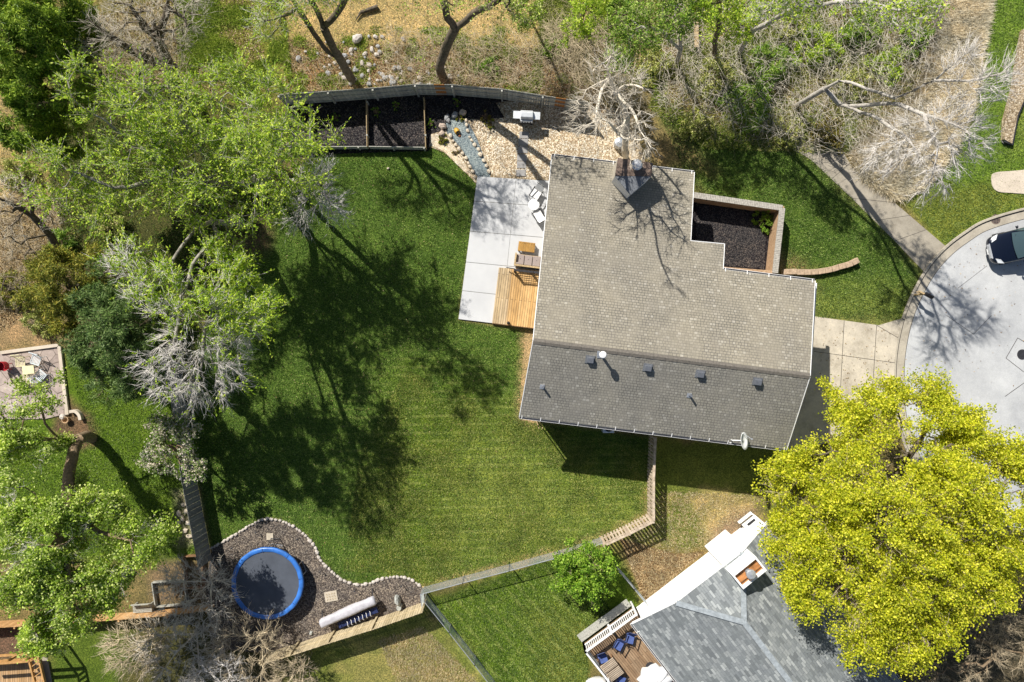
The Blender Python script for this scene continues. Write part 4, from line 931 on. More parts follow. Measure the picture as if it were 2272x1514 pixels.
# patio furniture
def sling_chair(px, py, rz, label, name='patio_chair', cloth='fabric', frame='black', group='sling chairs on the patio', z=.1, sc=1.0):
    t = thing(name, label, 'chair', P(px, py, z), rz, group); t.scale = (sc, sc, sc)
    m = MB(); v = [(-.29, -.28, .42), (.29, -.28, .42), (.29, .27, .36), (-.29, .27, .36)]; m.slab([Vector(q) for q in v], .04); m.build('seat', M[cloth], t, world=False)
    m = MB(); v = [(-.29, .27, .36), (.29, .27, .36), (.27, .58, .92), (-.27, .58, .92), (-.29, .32, .34), (.29, .32, .34), (.27, .63, .90), (-.27, .63, .90)]
    m.add(v, [(0, 1, 2, 3), (7, 6, 5, 4), (0, 4, 5, 1), (1, 5, 6, 2), (2, 6, 7, 3), (3, 7, 4, 0)]); m.build('backrest', M[cloth], t, world=False)
    for s in (-1, 1):
        m = MB(); m.path([Vector((s * .33, -.36, 0)), Vector((s * .33, -.34, .60)), Vector((s * .33, .34, .62))], .022); m.tube((s * .33, .30, .4), (s * .33, .42, 0), .018); m.build('leg_frame', M[frame], t, world=False)
        m = MB(); m.bar((s * .33, -.38, .63), (s * .33, .38, .65), .06, .025); m.build('armrest', M[frame], t, world=False)
    m = MB(); m.tube((-.33, .6, .92), (.33, .6, .92), .018); m.tube((-.33, -.30, .38), (.33, -.30, .38), .015); m.build('crossbar', M[frame], t, world=False)
    return t
sling_chair(1189, 434, R(-33), 'pale sling chair with black arms above the round white table', sc=.9)
sling_chair(1194, 480, R(211), 'pale sling chair with black arms below the round white table', sc=.85)
t = thing('round_table', 'round white patio table between two sling chairs', 'table', P(1184, 458, .1))
m = MB(); m.lathe((0, 0, .48), [(.0, 0), (.33, 0), (.345, .012), (.33, .03), (0, .03)], 32); m.build('table_top', M['white'], t, world=False)
for k in range(3):
    a = R(120 * k + 20); m = MB(); m.tube((.25 * math.cos(a), .25 * math.sin(a), .48), (.3 * math.cos(a), .3 * math.sin(a), 0), .018); m.build('leg', M['white'], t, world=False)
t = thing('coffee_table', 'slatted golden wood coffee table above the cushioned sofa', 'table', P(1168, 550, .1), HA)
M['teak'] = planks('teak slats', (.50, .27, .06), (.60, .35, .10), .07, HA + R(90), 2.0, gap=.01)
m = MB(); m.box((0, 0, .36), (1.02, .58, .05)); m.build('table_top', M['teak'], t, world=False, bevel=.01)
m = MB(); m.box((0, 0, .30), (.94, .50, .06)); m.build('apron', M['brownwood'], t, world=False)
for x in (-.45, .45):
    for y in (-.23, .23): m = MB(); m.box((x, y, .15), (.07, .07, .30)); m.build('leg', M['brownwood'], t, world=False)
t = thing('patio_sofa', 'wooden sofa with tufted taupe cushions against the deck rail', 'sofa', P(1172, 581, .1), HA)
m = MB(); m.box((0, 0, .26), (1.55, .72, .10)); m.build('seat_frame', M['tanwood'], t, world=False)
for k in (-1, 0, 1):
    m = MB(); m.box((k * .50 - .0, .07, .38), (.47, .52, .14)); cu = m.build('seat_cushion', M['cushion'], t, world=False, bevel=.04)
    m = MB(); m.lathe((k * .50, .07, .452), [(.02, 0), (.022, .008), (.01, .012)], 8); m.build('button', M['black'], cu, world=False)
    m = MB(); m.box((k * .50, -.24, .58), (.47, .12, .36), rx=.18); m.build('back_cushion', M['cushion'], t, world=False, bevel=.04)
m = MB(); m.box((0, -.37, .50), (1.60, .05, .5)); m.box((0, -.37, .77), (1.62, .10, .04)); m.build('backrest', M['tanwood'], t, world=False)
for s in (-1, 1): m = MB(); m.box((s * .80, .0, .36), (.06, .74, .5)); m.box((s * .80, 0, .63), (.10, .76, .04)); m.build('armrest', M['tanwood'], t, world=False)

# ------------------------------------------------------------------ brick courtyard wall and block border
M['brick'] = (lambda m: (m.color(m.ramp(m.noise(7, 4, .7, m.pos(0, (1, 1, 2.5))), [(.25, (.22, .13, .08)), (.5, (.40, .26, .15)), (.75, (.55, .40, .26))])).rough(.9).bump(m.noise(20, 3), .02), m.m)[1])(N('tan brick wall'))
M['capb'] = pmat('brick soldier cap', (.38, .355, .31), sc=9, amt=.35, rough=.9)
ww = thing('courtyard_wall', 'low brick wall with a lipped cap round the dark mulch courtyard', 'wall', P(1725, 530))
HW = 1.25
wpts = [P(1536, 433, HW), P(1735, 462, HW), P(1719, 606, HW), P(1604, 597, HW)]
for i in range(3):
    a, b = wpts[i], wpts[i + 1]; m = MB(); tw = .26; d = (b - a).normalized(); o = Vector((-d.y, d.x, 0)) * -.0
    m.bar(Vector((a.x, a.y, HW / 2)) + (d * .13 if i == 1 else Vector()), Vector((b.x, b.y, HW / 2)) + d * (.13 if i == 0 else 0), tw, HW - .0); m.build('wall_section', M['brick'], ww)
    L = (b - a).length; n = int(L / .105); rg = random.Random(i)
    if i < 2:
        m = MB()
        for k in range(n):
            q = a.lerp(b, (k + .5) / n); m.box((q.x, q.y, HW + .035 + rg.uniform(-.006, .006)), (L / n - .012, .34, .07), math.atan2(d.y, d.x))
        m.build('cap', M['capb'], ww)
bl = [(1737, 604), (1762, 603), (1775, 604), (1800, 604), (1822, 602), (1848, 597), (1868, 591), (1886, 586), (1905, 577)]
M['block'] = pmat('tan wall block', (.42, .31, .21), sc=8, amt=.3, rough=.9, bump=.015)
w = [P(*p, .3) for p in smooth_line(bl, 4)]; ub = thing('block_border', 'curved low border of tan wall blocks from the courtyard wall into the lawn', 'wall', w[10])
acc = 0; rg = random.Random(5); i = 0; segs = []
tot = [0]
for a, b in zip(w[:-1], w[1:]): tot.append(tot[-1] + (b - a).length)
def at(s):
    for k in range(len(w) - 1):
        if tot[k + 1] >= s: return w[k].lerp(w[k + 1], (s - tot[k]) / max(1e-6, tot[k + 1] - tot[k])), (w[k + 1] - w[k]).normalized()
    return w[-1], (w[-1] - w[-2]).normalized()
nb = 11
for k in range(nb):
    q, d = at(tot[-1] * (k + .5) / nb); m = MB(); m.box((q.x, q.y, .17 + rg.uniform(-.01, .02)), (tot[-1] / nb - .015, .34, .34), math.atan2(d.y, d.x)); m.build('block', M['block'], ub, bevel=.02)

# ------------------------------------------------------------------ street: mailbox, drain lids, leaves on the road
p = P(2027, 655, .0); t = thing('mailbox', 'dark mailbox on a timber post at the kerb of the cul-de-sac', 'mailbox', p, R(-28))
m = MB(); m.bar((0, 0, 0), (0, 0, 1.15), .10, .10); m.build('post', M['tanwood'], t, world=False)
m = MB(); m.bar((-.35, 0, 1.05), (.35, 0, 1.05), .09, .09); m.bar((-.3, 0, .75), (0, 0, 1.02), .06, .06); m.build('arm', M['tanwood'], t, world=False)
m = MB(); v = []; prof = [(math.cos(a) * .10, .10 + math.sin(a) * .10) for a in [math.pi * k / 8 for k in range(9)]] + [(-.10, 0), (.10, 0)]
for x in (-.02, .50):
    for y, z in prof: v.append((x, y, 1.12 + z))
n = len(prof); m.add(v, [tuple(range(n)), tuple(range(2 * n - 1, n - 1, -1))] + [(i, n + i, n + (i + 1) % n, (i + 1) % n) for i in range(n)]); m.build('box', M['black'], t, world=False)
m = MB(); m.bar((.2, .11, 1.2), (.2, .11, 1.38), .02, .05); m.build('flag', M['rust'], t, world=False)
M['iron'] = pmat('cast iron lid', (.16, .12, .10), sc=25, amt=.5, rough=.8)
def lid(px, py, r, label, z, mat='iron'):
    t = thing('drain_lid', label, 'drain lid', P(px, py, z)); m = MB(); m.lathe((0, 0, 0), [(r, 0), (r, .012), (0, .012)], 28); m.build('cover', M[mat], t, world=False)
    m = MB()
    for i in range(-2, 3):
        for j in range(-2, 3):
            if i * i + j * j < 6: m.box((i * r * .32, j * r * .32, .016), (r * .2, r * .2, .008), .3)
    m.build('tread', M['darkmetal'], t, world=False)
lid(2209, 487, .30, 'brown iron lid in the concrete gutter behind the dark car', .035); lid(2268, 787, .32, 'dark round manhole lid in the road at the right edge', .031, 'darkmetal')
# ------------------------------------------------------------------ parked car (runs out of the frame on the right)
def car(px, py, ang, label):
    t = thing('parked_car', label, 'car', P(px, py, .03), ang)
    PA_ = N('navy car paint'); PA_.color((.004, .007, .018)).rough(.22, .3, .6); PA_.b.inputs['Coat Weight'].default_value = 1.0; PA_.b.inputs['Coat Roughness'].default_value = .05
    # stations: x (0 = nose), half width at belt, belt height, bonnet/centre height, bottom height
    stn = [(0.0, .52, .62, .64, .32), (.06, .72, .66, .70, .28), (.25, .86, .74, .80, .24), (.6, .92, .84, .92, .24), (1.1, .94, .90, 1.00, .24), (1.55, .95, .94, 1.04, .24), (2.4, .96, .97, 1.0, .24), (3.4, .96, .98, 1.0, .24), (4.2, .94, .98, 1.0, .26), (4.62, .86, .92, .94, .30), (4.72, .70, .80, .82, .36)]
    m = MB(); vs = []; fs = []
    for x, hw, zb, zc, z0 in stn:
        vs += [(x, -hw * .90, z0), (x, -hw, z0 + .2), (x, -hw, zb - .12), (x, -hw * .93, zb), (x, -hw * .5, (zb + zc * 1.6) / 2.6 + .005), (x, 0, zc), (x, hw * .5, (zb + zc * 1.6) / 2.6 + .005), (x, hw * .93, zb), (x, hw, zb - .12), (x, hw, z0 + .2), (x, hw * .90, z0)]
    n = 11
    for i in range(len(stn) - 1):
        for k in range(n): fs.append((i * n + k, i * n + (k + 1) % n, (i + 1) * n + (k + 1) % n, (i + 1) * n + k))
    fs += [tuple(range(n - 1, -1, -1)), tuple(range((len(stn) - 1) * n, len(stn) * n))]
    m.add(vs, fs); b = m.build('body', PA_.m, t, world=False, smooth=True); ss = b.modifiers.new('s', 'SUBSURF'); ss.levels = 1; ss.render_levels = 2
    # greenhouse: windscreen, side glass, rear glass, roof
    rfp = [(2.05, .66, 1.40), (2.6, .70, 1.46), (3.5, .69, 1.45), (4.15, .64, 1.38)]
    m = MB(); vs = []; fs = []
    for x, hw, z in rfp: vs += [(x, -hw, z - .03), (x, -hw * .6, z + .012), (x, 0, z + .025), (x, hw * .6, z + .012), (x, hw, z - .03)]
    for i in range(3):
        for k in range(4): fs.append((i * 5 + k, i * 5 + k + 1, (i + 1) * 5 + k + 1, (i + 1) * 5 + k))
    m.add(vs, fs); r = m.build('roof_panel', PA_.m, t, world=False, smooth=True); so = r.modifiers.new('s', 'SOLIDIFY'); so.thickness = .04
    G = N('car glass'); G.color((.045, .075, .085)).rough(.06, 0, .7)
    def pane(q, nm='window', mt=None): mm = MB(); mm.add(q, [tuple(range(len(q)))]); o = mm.build(nm, mt or G.m, t, world=False); s = o.modifiers.new('s', 'SOLIDIFY'); s.thickness = .012; return o
    mm = MB(); vs = [];
    for f, (x, hw, z) in enumerate(((1.26, .80, 1.00), (1.62, .76, 1.20), (2.04, .66, 1.385))):
        for k in range(-3, 4): vs.append((x - .10 * (1 - (k / 3) ** 2) * (1 - f * .3), hw * k / 3, z + .03 * (1 - (k / 3) ** 2)))
    mm.add(vs, [(i * 7 + k, i * 7 + k + 1, (i + 1) * 7 + k + 1, (i + 1) * 7 + k) for i in range(2) for k in range(6)]); mm.build('windscreen', G.m, t, world=False, smooth=True)
    pane([(4.15, -.62, 1.36), (4.15, .62, 1.36), (4.60, .78, .98), (4.60, -.78, .98)], 'rear_window')
    for s in (-1, 1):
        pane([(1.40, s * .90, .97), (2.75, s * .92, .99), (2.75, s * .70, 1.42), (2.10, s * .68, 1.38)], 'side_window'); pane([(2.80, s * .92, .99), (4.3, s * .90, .99), (4.05, s * .68, 1.38), (2.80, s * .70, 1.42)], 'side_window')
        mm = MB(); mm.bar((1.30, s * .83, .99), (2.08, s * .665, 1.38), .05, .05); mm.build('pillar', PA_.m, t, world=False)
        mm = MB(); mm.bar((2.2, s * .60, 1.47), (4.0, s * .60, 1.45), .035, .03); mm.build('roof_rail', M['steel'], t, world=False)
        mm = MB(); mm.rock((1.62, s * 1.07, 1.03), .07, .11, .08, 2, 0, 10, 6); mm.tube((1.62, s * .92, .99), (1.62, s * 1.03, 1.0), .025); mm.build('wing_mirror', PA_.m, t, world=False, smooth=True)
        mm = MB(); mm.slab([Vector((.14, s * .50, .745)), Vector((.24, s * .80, .735)), Vector((.52, s * .90, .84)), Vector((.36, s * .62, .845))], .06); mm.build('headlight', M['lamp'], t, world=False)
        for x in (.95, 3.75):
            mm = MB(); mm.tube((x, s * .74, .32), (x, s * .95, .32), .33, n=20); wq = mm.build('wheel', M['black'], t, world=False); mm = MB(); mm.tube((x, s * .951, .32), (x, s * .962, .32), .2, n=14); mm.build('rim', M['metal'], wq, world=False)
    mm = MB(); mm.slab([Vector((2.35, -.36, 1.492)), Vector((3.05, -.36, 1.492)), Vector((3.05, .36, 1.492)), Vector((2.35, .36, 1.492))], .012); mm.build('sunroof', G.m, t, world=False)
    mm = MB()
    for z in (.50, .56, .62): mm.bar((-.005, -.42, z), (-.005, .42, z), .04, .02)
    mm.bar((.02, -.46, .67), (.02, .46, .67), .05, .03); mm.build('grille', M['steel'], t, world=False)
    mm = MB(); mm.box((-.03, 0, .42), (.03, .34, .13), ry=-.3); mm.build('number_plate', M['white'], t, world=False)
    mm = MB(); mm.bar((1.22, -.3, 1.03), (1.40, .15, 1.12), .02, .02); mm.bar((1.22, .25, 1.03), (1.40, .65, 1.10), .02, .02); mm.build('wiper', M['black'], t, world=False)
    return t
M['lamp'] = (lambda m: (m.color((.75, .78, .80)).rough(.12, .2, .8), m.m)[1])(N('headlamp lens'))
car(2181, 561, R(13.5), 'dark navy car parked on the pale road at the right edge')

# ------------------------------------------------------------------ neighbour's deck furniture
M['blueseat'] = pmat('blue cushion', (.075, .115, .30), sc=9, amt=.2, rough=.85)
for x, y, a, lb in ((1336, 1456, 20, 'blue cushioned deck chair at the left end of the wooden table'), (1370, 1427, -28, 'blue cushioned deck chair in the middle by the white railing'), (1395, 1413, -15, 'blue cushioned deck chair nearest the house roof'), (1375, 1504, 158, 'blue cushioned deck chair at the bottom edge below the wooden table')):
    sling_chair(x, y, R(a), lb, 'deck_chair', 'blueseat', 'black', 'blue chairs on the neighbour deck', ZD, .88)
tang = math.atan2((B2 - A2).y, (B2 - A2).x)
t = thing('deck_table', 'slatted pale brown table on the neighbour deck', 'table', P(1354, 1474, ZD), tang)
M['slat'] = planks('pale table slats', (.40, .32, .24), (.50, .42, .32), .10, tang, 3, gap=.012)
for s in (-1, 1): m = MB(); m.box((0, s * .30, .70), (.95, .52, .04)); m.build('table_top', M['slat'], t, world=False)
for x in (-.4, .4):
    for y in (-.45, .45): m = MB(); m.box((x, y, .34), (.06, .06, .68)); m.build('leg', M['brownwood'], t, world=False)
t = thing('white_umbrella', 'puffy white half-closed umbrella on the neighbour deck by the roof edge', 'umbrella', P(1443, 1480, ZD))
m = MB(); rg = random.Random(8); vs = []; fs = []; n = 24
for j, (r, z) in enumerate(((.02, 2.05), (.45, 1.90), (.85, 1.62), (.98, 1.42))):
    for i in range(n): a = 2 * math.pi * i / n; q = r * (1 + (.13 if j else 0) * math.sin(i * math.pi / 1.5 + j * .4)); vs.append((q * math.cos(a), q * .85 * math.sin(a), z + (.06 * math.cos(i * math.pi / 1.5) if j else 0)))
for j in range(3):
    for i in range(n): fs.append((j * n + i, j * n + (i + 1) % n, (j + 1) * n + (i + 1) % n, (j + 1) * n + i))
m.add(vs, fs); m.build('canopy', M['white'], t, world=False, smooth=True).modifiers.new('s', 'SOLIDIFY').thickness = .02
m = MB(); m.tube((0, 0, 0), (0, 0, 2.0), .03); m.build('pole', M['darkmetal'], t, world=False)
m = MB(); m.lathe((0, 0, 0), [(.3, 0), (.28, .08), (.05, .12)], 14); m.build('base', M['darkmetal'], t, world=False)
p = P(1325, 1508, .0); m = MB(); m.rock((p.x, p.y, .75), .75, .6, .6, 4, 0, 14, 8); solo(m, 'covered_grill', M['white'], 'white covered object standing below the deck at the bottom edge', 'covered grill', smooth=True)

# ------------------------------------------------------------------ left yard: stone terrace, chairs, pots, pergola deck
def flag():
    m = N('flagstones'); v = m.pos(.1, (1, 1, 1)); x = m.n('TexVoronoi', feature='DISTANCE_TO_EDGE'); x.inputs['Scale'].default_value = 1.5; m.l(v, x.inputs[0])
    c = m.ramp(m.vor(1.5, v), [(0, (.30, .24, .21)), (1, (.45, .37, .32))]); c = m.mix(.8, c, m.ramp(m.noise(5, 4), [(.3, (.75, .75, .75)), (.7, (1.2, 1.2, 1.2))]), 'MULTIPLY')
    c = m.mix(m.ramp(x.outputs[0], [(.0, (1, 1, 1)), (.035, (0, 0, 0))]), c, (.08, .06, .045)); m.color(c).rough(.9); return m.m
M['flag'] = flag()
tr = [(2, 784), (130, 766), (149, 918), (100, 930), (-60, 930), (-60, 790)]
sheet('stone_terrace', tr, .06, M['flag'], t=.09)
m = MB(); m.bar(P(2, 783, .1), P(130, 766, .1), .20, .14); m.bar(P(132, 768, .1), P(150, 920, .1), .20, .14); tag(m.build('terrace_edging', M['pad']), kind='structure')
M['cream'] = pmat('cream metal frame', (.72, .66, .40), amt=.12, rough=.5); M['paleb'] = pmat('pale blue white frame', (.66, .72, .74), amt=.1, rough=.5)
def lawnchair(px, py, rz, mt, label):
    t = thing('garden_chair', label, 'chair', P(px, py, .06), rz, 'metal chairs on the stone terrace'); m = MB()
    q = [Vector((x, y, .42)) for x, y in ((-.27, -.27), (.27, -.27), (.27, .27), (-.27, .27))]
    m.path(q + [q[0]], .025); m.build('seat_frame', M[mt], t, world=False)
    m = MB()
    for i in range(7): m.bar((-.25 + .083 * i, -.26, .42), (-.25 + .083 * i, .26, .42), .035, .01)
    m.build('seat', M[mt], t, world=False)
    m = MB(); m.path([Vector((-.27, .27, .42)), Vector((-.26, .42, .86)), Vector((.26, .42, .86)), Vector((.27, .27, .42))], .025)
    for i in range(5): m.bar((-.2 + .1 * i, .30, .46), (-.2 + .1 * i, .42, .86), .03, .01)
    m.build('backrest', M[mt], t, world=False)
    for x in (-.27, .27):
        for y in (-.27, .27): m = MB(); m.tube((x, y, .42), (x * 1.05, y * 1.15, 0), .02); m.build('leg', M[mt], t, world=False)
lawnchair(56, 803, R(4), 'cream', 'cream metal chair at the top left of the terrace table')
lawnchair(90, 799, R(-18), 'paleb', 'pale blue-white metal chair at the top right of the terrace table')
lawnchair(70, 840, R(178), 'cream', 'cream metal chair below the terrace table')
lawnchair(100, 833, R(140), 'paleb', 'pale blue-white metal chair lowest on the stone terrace, half under leaves')
t = thing('terrace_table', 'small cream table among the metal chairs', 'table', P(80, 820, .06), .1)
m = MB(); m.box((0, 0, .68), (.7, .5, .03)); m.build('table_top', M['cream'], t, world=False)
for x in (-.3, .3):
    for y in (-.2, .2): m = MB(); m.tube((x, y, .68), (x, y, 0), .02); m.build('leg', M['cream'], t, world=False)
t = thing('red_chair', 'red rounded garden chair at the left edge of the terrace', 'chair', P(20, 813, .06))
M['red'] = pmat('red plastic', (.45, .02, .03), amt=.15, rough=.5)
m = MB(); m.lathe((0, 0, .38), [(.0, 0), (.26, 0), (.28, .03), (.0, .05)], 16); m.build('seat', M['red'], t, world=False)
m = MB()
for i in range(12): a = R(-20 + 22 * i) ; m.box((.29 * math.cos(a), .29 * math.sin(a), .58), (.03, .13, .4), a)
m.build('backrest', M['red'], t, world=False)
for i in range(4): a = R(45 + 90 * i); m = MB(); m.tube((.2 * math.cos(a), .2 * math.sin(a), .4), (.26 * math.cos(a), .26 * math.sin(a), 0), .02); m.build('leg', M['red'], t, world=False)
t = thing('wooden_easel', 'dark tilted wooden frame below the red garden chair', 'frame', P(28, 848, .06))
m = MB(); q = [P(18, 828, 1.1), P(36, 838, .9), P(45, 858, .5), P(30, 850, .5)]; m.path(q + [q[0]], .035, 5); m.build('frame', M['bark'], t)
m = MB(); m.tube(P(18, 828, 1.1), P(28, 850, .06), .03, n=5); m.build('prop', M['bark'], t)
m = MB(); m.lathe(P(151, 931, 0), [(.16, 0), (.19, .28), (.21, .30), (.17, .30), (.15, .12), (.0, .1)], 16); solo(m, 'clay_pot', pmat('clay pot', (.45, .30, .17), amt=.2), 'round empty clay pot at the corner of the stone terrace', 'pot')
q = [P(*x) for x in smooth_line([(160, 913), (172, 912), (181, 920), (184, 931)], 5)]; m = MB(); ribbon(m, [tuple(x[:2]) for x in q], .18, 0, .30); solo(m, 'curved_kerbstone', M['pad'], 'curved pale stone edging piece beside the clay pot', 'edging stone')
solo(MB().rock(P(140, 925, .15), .26, .2, .2, 31), 'pale_rock', M['edge'], 'white rock between terrace edge and clay pot', 'rock')
# pale stones against the side fence
for i, (x, y) in enumerate(((408, 1120), (414, 1135), (405, 1150), (418, 1160), (412, 1178), (398, 1140), (420, 1190), (396, 1160))):
    solo(MB().rock(P(x, y, .05), .22, .16, .1, 110 + i, i), 'edging_stone', M['edge2'], 'pale flat stone in the heap beside the dark side fence', 'stone', 'stones beside the side fence')
# compost frames and slatted bench
def boxframe(name, label, pts, h, mat, z0=0):
    t = thing(name, label, 'garden frame', P(*pts[0])); w = [P(*p) for p in pts]
    for a, b in zip(w, w[1:] + w[:1]):
        m = MB(); m.bar(a + Vector((0, 0, h / 2 + z0)), b + Vector((0, 0, h / 2 + z0)), .06, h); m.build('board', mat, t)
    return t
boxframe('raised_bed', 'brown timber raised bed between the side fence and bare bush', [(412, 1232), (452, 1230), (458, 1300), (418, 1302)], .35, M['brownwood'])
boxframe('raised_bed', 'grey timber raised bed frame below the pale leafy tree', [(342, 1290), (412, 1286), (420, 1338), (350, 1344)], .3, M['greywood'])
t = thing('slatted_bench', 'weathered slatted bench behind the orange-brown fence', 'bench', P(324, 1344), R(4))
m = MB()
for i in range(6): m.box((0, -.22 + .088 * i, .42), (1.15, .055, .03))
m.build('seat', M['greywood'], t, world=False)
m = MB()
for i in range(3): m.box((0, .30 + .02 * i, .55 + .12 * i), (1.15, .03, .07))
m.build('backrest', M['greywood'], t, world=False)
for x in (-.5, .5): m = MB(); m.box((x, 0, .2), (.06, .5, .4)); m.build('leg', M['greywood'], t, world=False)
t = thing('pergola_deck', 'orange-brown timber pergola over a deck at the bottom left corner', 'pergola', P(40, 1490))
M['pdeck'] = planks('pergola deck boards', (.42, .26, .12), (.52, .34, .18), .14, R(90), 3.5); M['pwood'] = pmat('orange brown beam', (.45, .25, .09), sc=6, amt=.25)
m = MB(); m.prism([p[:2] for p in (P(-80, 1470, .5), P(88, 1462, .5), P(108, 1570, .5), P(-80, 1570, .5))], .4, .55); m.build('floor', M['pdeck'], t)
PZ = 2.2
for a, b in (((-80, 1478), (66, 1467)), ((66, 1467), (92, 1570)), ((-80, 1460), (84, 1450)), ((84, 1450), (110, 1560))):
    z = PZ if a[1] > 1462 and b[1] != 1450 else PZ; m = MB(); m.bar(P(*a, z), P(*b, z), .09, .16); m.build('beam', M['pwood'], t)
for i in range(9):
    f = i / 9; a = P(66 + 26 * f, 1469 + 103 * f, PZ - .02); b = P(84 + 26 * f, 1456 + 103 * f, PZ - .02); m = MB(); m.bar(a, b, .05, .10); m.build('rafter', M['pwood'], t)
for x, y in ((66, 1467), (84, 1450), (10, 1472)): q = P(x, y, PZ); m = MB(); m.bar(Vector((q.x, q.y, 0)), Vector((q.x, q.y, PZ)), .12, .12); m.build('post', M['pwood'], t)
m = MB(); m.bar(P(-60, 1475, .9), P(60, 1466, .9), .05, .7)
m.build('screen', M['pwood'], t)
sheet('side_path', [(92, 1458), (104, 1456), (124, 1560), (106, 1560)], .03, M['path'])
# low planted island border at the upper right
t = thing('border_bed', 'narrow raised gravel border with a dark edging wall at the upper right', 'garden border', P(2235, 250))
m = MB(); m.prism([p[:2] for p in (P(2262, 70), P(2300, 70), P(2275, 200), P(2250, 260), P(2238, 322), P(2220, 312), P(2222, 270), P(2240, 200), P(2250, 140))], 0, .30); m.build('gravel_top', M['gravel'], t)
m = MB(); ribbon(m, [tuple(P(*q)[:2]) for q in ((2300, 72), (2277, 200), (2252, 262), (2240, 324), (2222, 316))], .10, 0, .25); m.build('edging', M['darkmetal'], t)
# blue swing seat and round side things under the big tree
t = thing('swing_seat', 'small blue swing seat hanging over bare dirt under the big tree', 'swing', P(536, 492, .6))
m = MB(); m.box((0, 0, 0), (.42, .18, .05), 1.2); m.build('seat', M['tblue'], t, world=False)
m = MB(); m.tube((-.08, -.2, 0), (-.3, .2, 2.9), .012, n=4); m.tube((.08, .2, 0), (-.3, .2, 2.9), .012, n=4); m.build('rope', M['tanwood'], t, world=False)
# air conditioner below the lower eave
t = thing('air_conditioner', 'small grey air conditioning unit on the shaded lawn below the lower eave', 'air conditioner', P(1347, 945))
m = MB(); m.box((0, 0, .35), (.7, .7, .7)); m.build('casing', M['steel'], t, world=False, bevel=.03)
m = MB(); m.lathe((0, 0, .70), [(.28, 0), (.28, .02), (.0, .03)], 20); m.build('fan_grille', M['darkmetal'], t, world=False)
# ball in the lawn
solo(MB().rock(P(861, 374, .06), .09, .08, .06, 6), 'loose_stone', M['edge2'], 'single small pale stone lying on the upper lawn', 'stone')
# ------------------------------------------------------------------ tree generator (skeleton grown through crown volumes, then twigs, then leaves)
def frusta(p0, p1, r0, r1, n, t0=None, t1=None):
    """tapered n-sided segments; rings set square to the node tangents t0 / t1"""
    k = len(p0)
    def ring(p, t, r):
        t = t / (np.linalg.norm(t, axis=1, keepdims=True) + 1e-9)
        ref = np.where(np.abs(t[:, 2:3]) < .92, np.array([[0, 0, 1.]]), np.array([[1., 0, 0]]))
        x = np.cross(t, ref); x /= np.linalg.norm(x, axis=1, keepdims=True) + 1e-9; y = np.cross(t, x)
        a = np.arange(n) * 2 * np.pi / n
        return p[:, None, :] + r[:, None, None] * (np.cos(a)[None, :, None] * x[:, None, :] + np.sin(a)[None, :, None] * y[:, None, :])
    d = p1 - p0
    v = np.concatenate([ring(p0, d if t0 is None else t0, r0), ring(p1, d if t1 is None else t1, r1)], 1).reshape(-1, 3)
    b = (np.arange(k) * 2 * n)[:, None]; i = np.arange(n)[None]; j = (i + 1) % n
    f = np.stack([b + i, b + j, b + n + j, b + n + i], -1).reshape(-1, 4)
    return v, f
def cones(p0, p1, r):
    k = len(p0); d = p1 - p0; d = d / (np.linalg.norm(d, axis=1, keepdims=True) + 1e-9)
    ref = np.where(np.abs(d[:, 2:3]) < .9, np.array([[0, 0, 1.]]), np.array([[1., 0, 0]])); x = np.cross(d, ref); x /= np.linalg.norm(x, axis=1, keepdims=True) + 1e-9; y = np.cross(d, x)
    a = np.arange(3) * 2 * np.pi / 3; v = p0[:, None] + r[:, None, None] * (np.cos(a)[None, :, None] * x[:, None] + np.sin(a)[None, :, None] * y[:, None])
    v = np.concatenate([v, p1[:, None]], 1).reshape(-1, 3); b = (np.arange(k) * 4)[:, None]
    f = np.concatenate([b + np.array([[0, 1, 3]]), b + np.array([[1, 2, 3]]), b + np.array([[2, 0, 3]])], 0)
    return v, f
def unit(v): return v / (np.linalg.norm(v, axis=-1, keepdims=True) + 1e-9)
def leafmesh(pos, size, rg, up=.5, aspect=1.0, along=None):
    """one diamond (two triangles) per leaf"""
    k = len(pos); nrm = unit(rg.normal(size=(k, 3)) + np.array([0, 0, up * 2])); a = unit(np.cross(nrm, rg.normal(size=(k, 3))) if along is None else along + .25 * rg.normal(size=(k, 3)))
    b = unit(np.cross(nrm, a)); L = (size * rg.uniform(.6, 1.25, k))[:, None]; w = L * aspect
    v = np.stack([pos, pos + a * L * .45 + b * w * .5, pos + a * L, pos + a * L * .45 - b * w * .5], 1).reshape(-1, 3)
    return v, (np.arange(k)[:, None] * 4 + np.arange(4)[None])
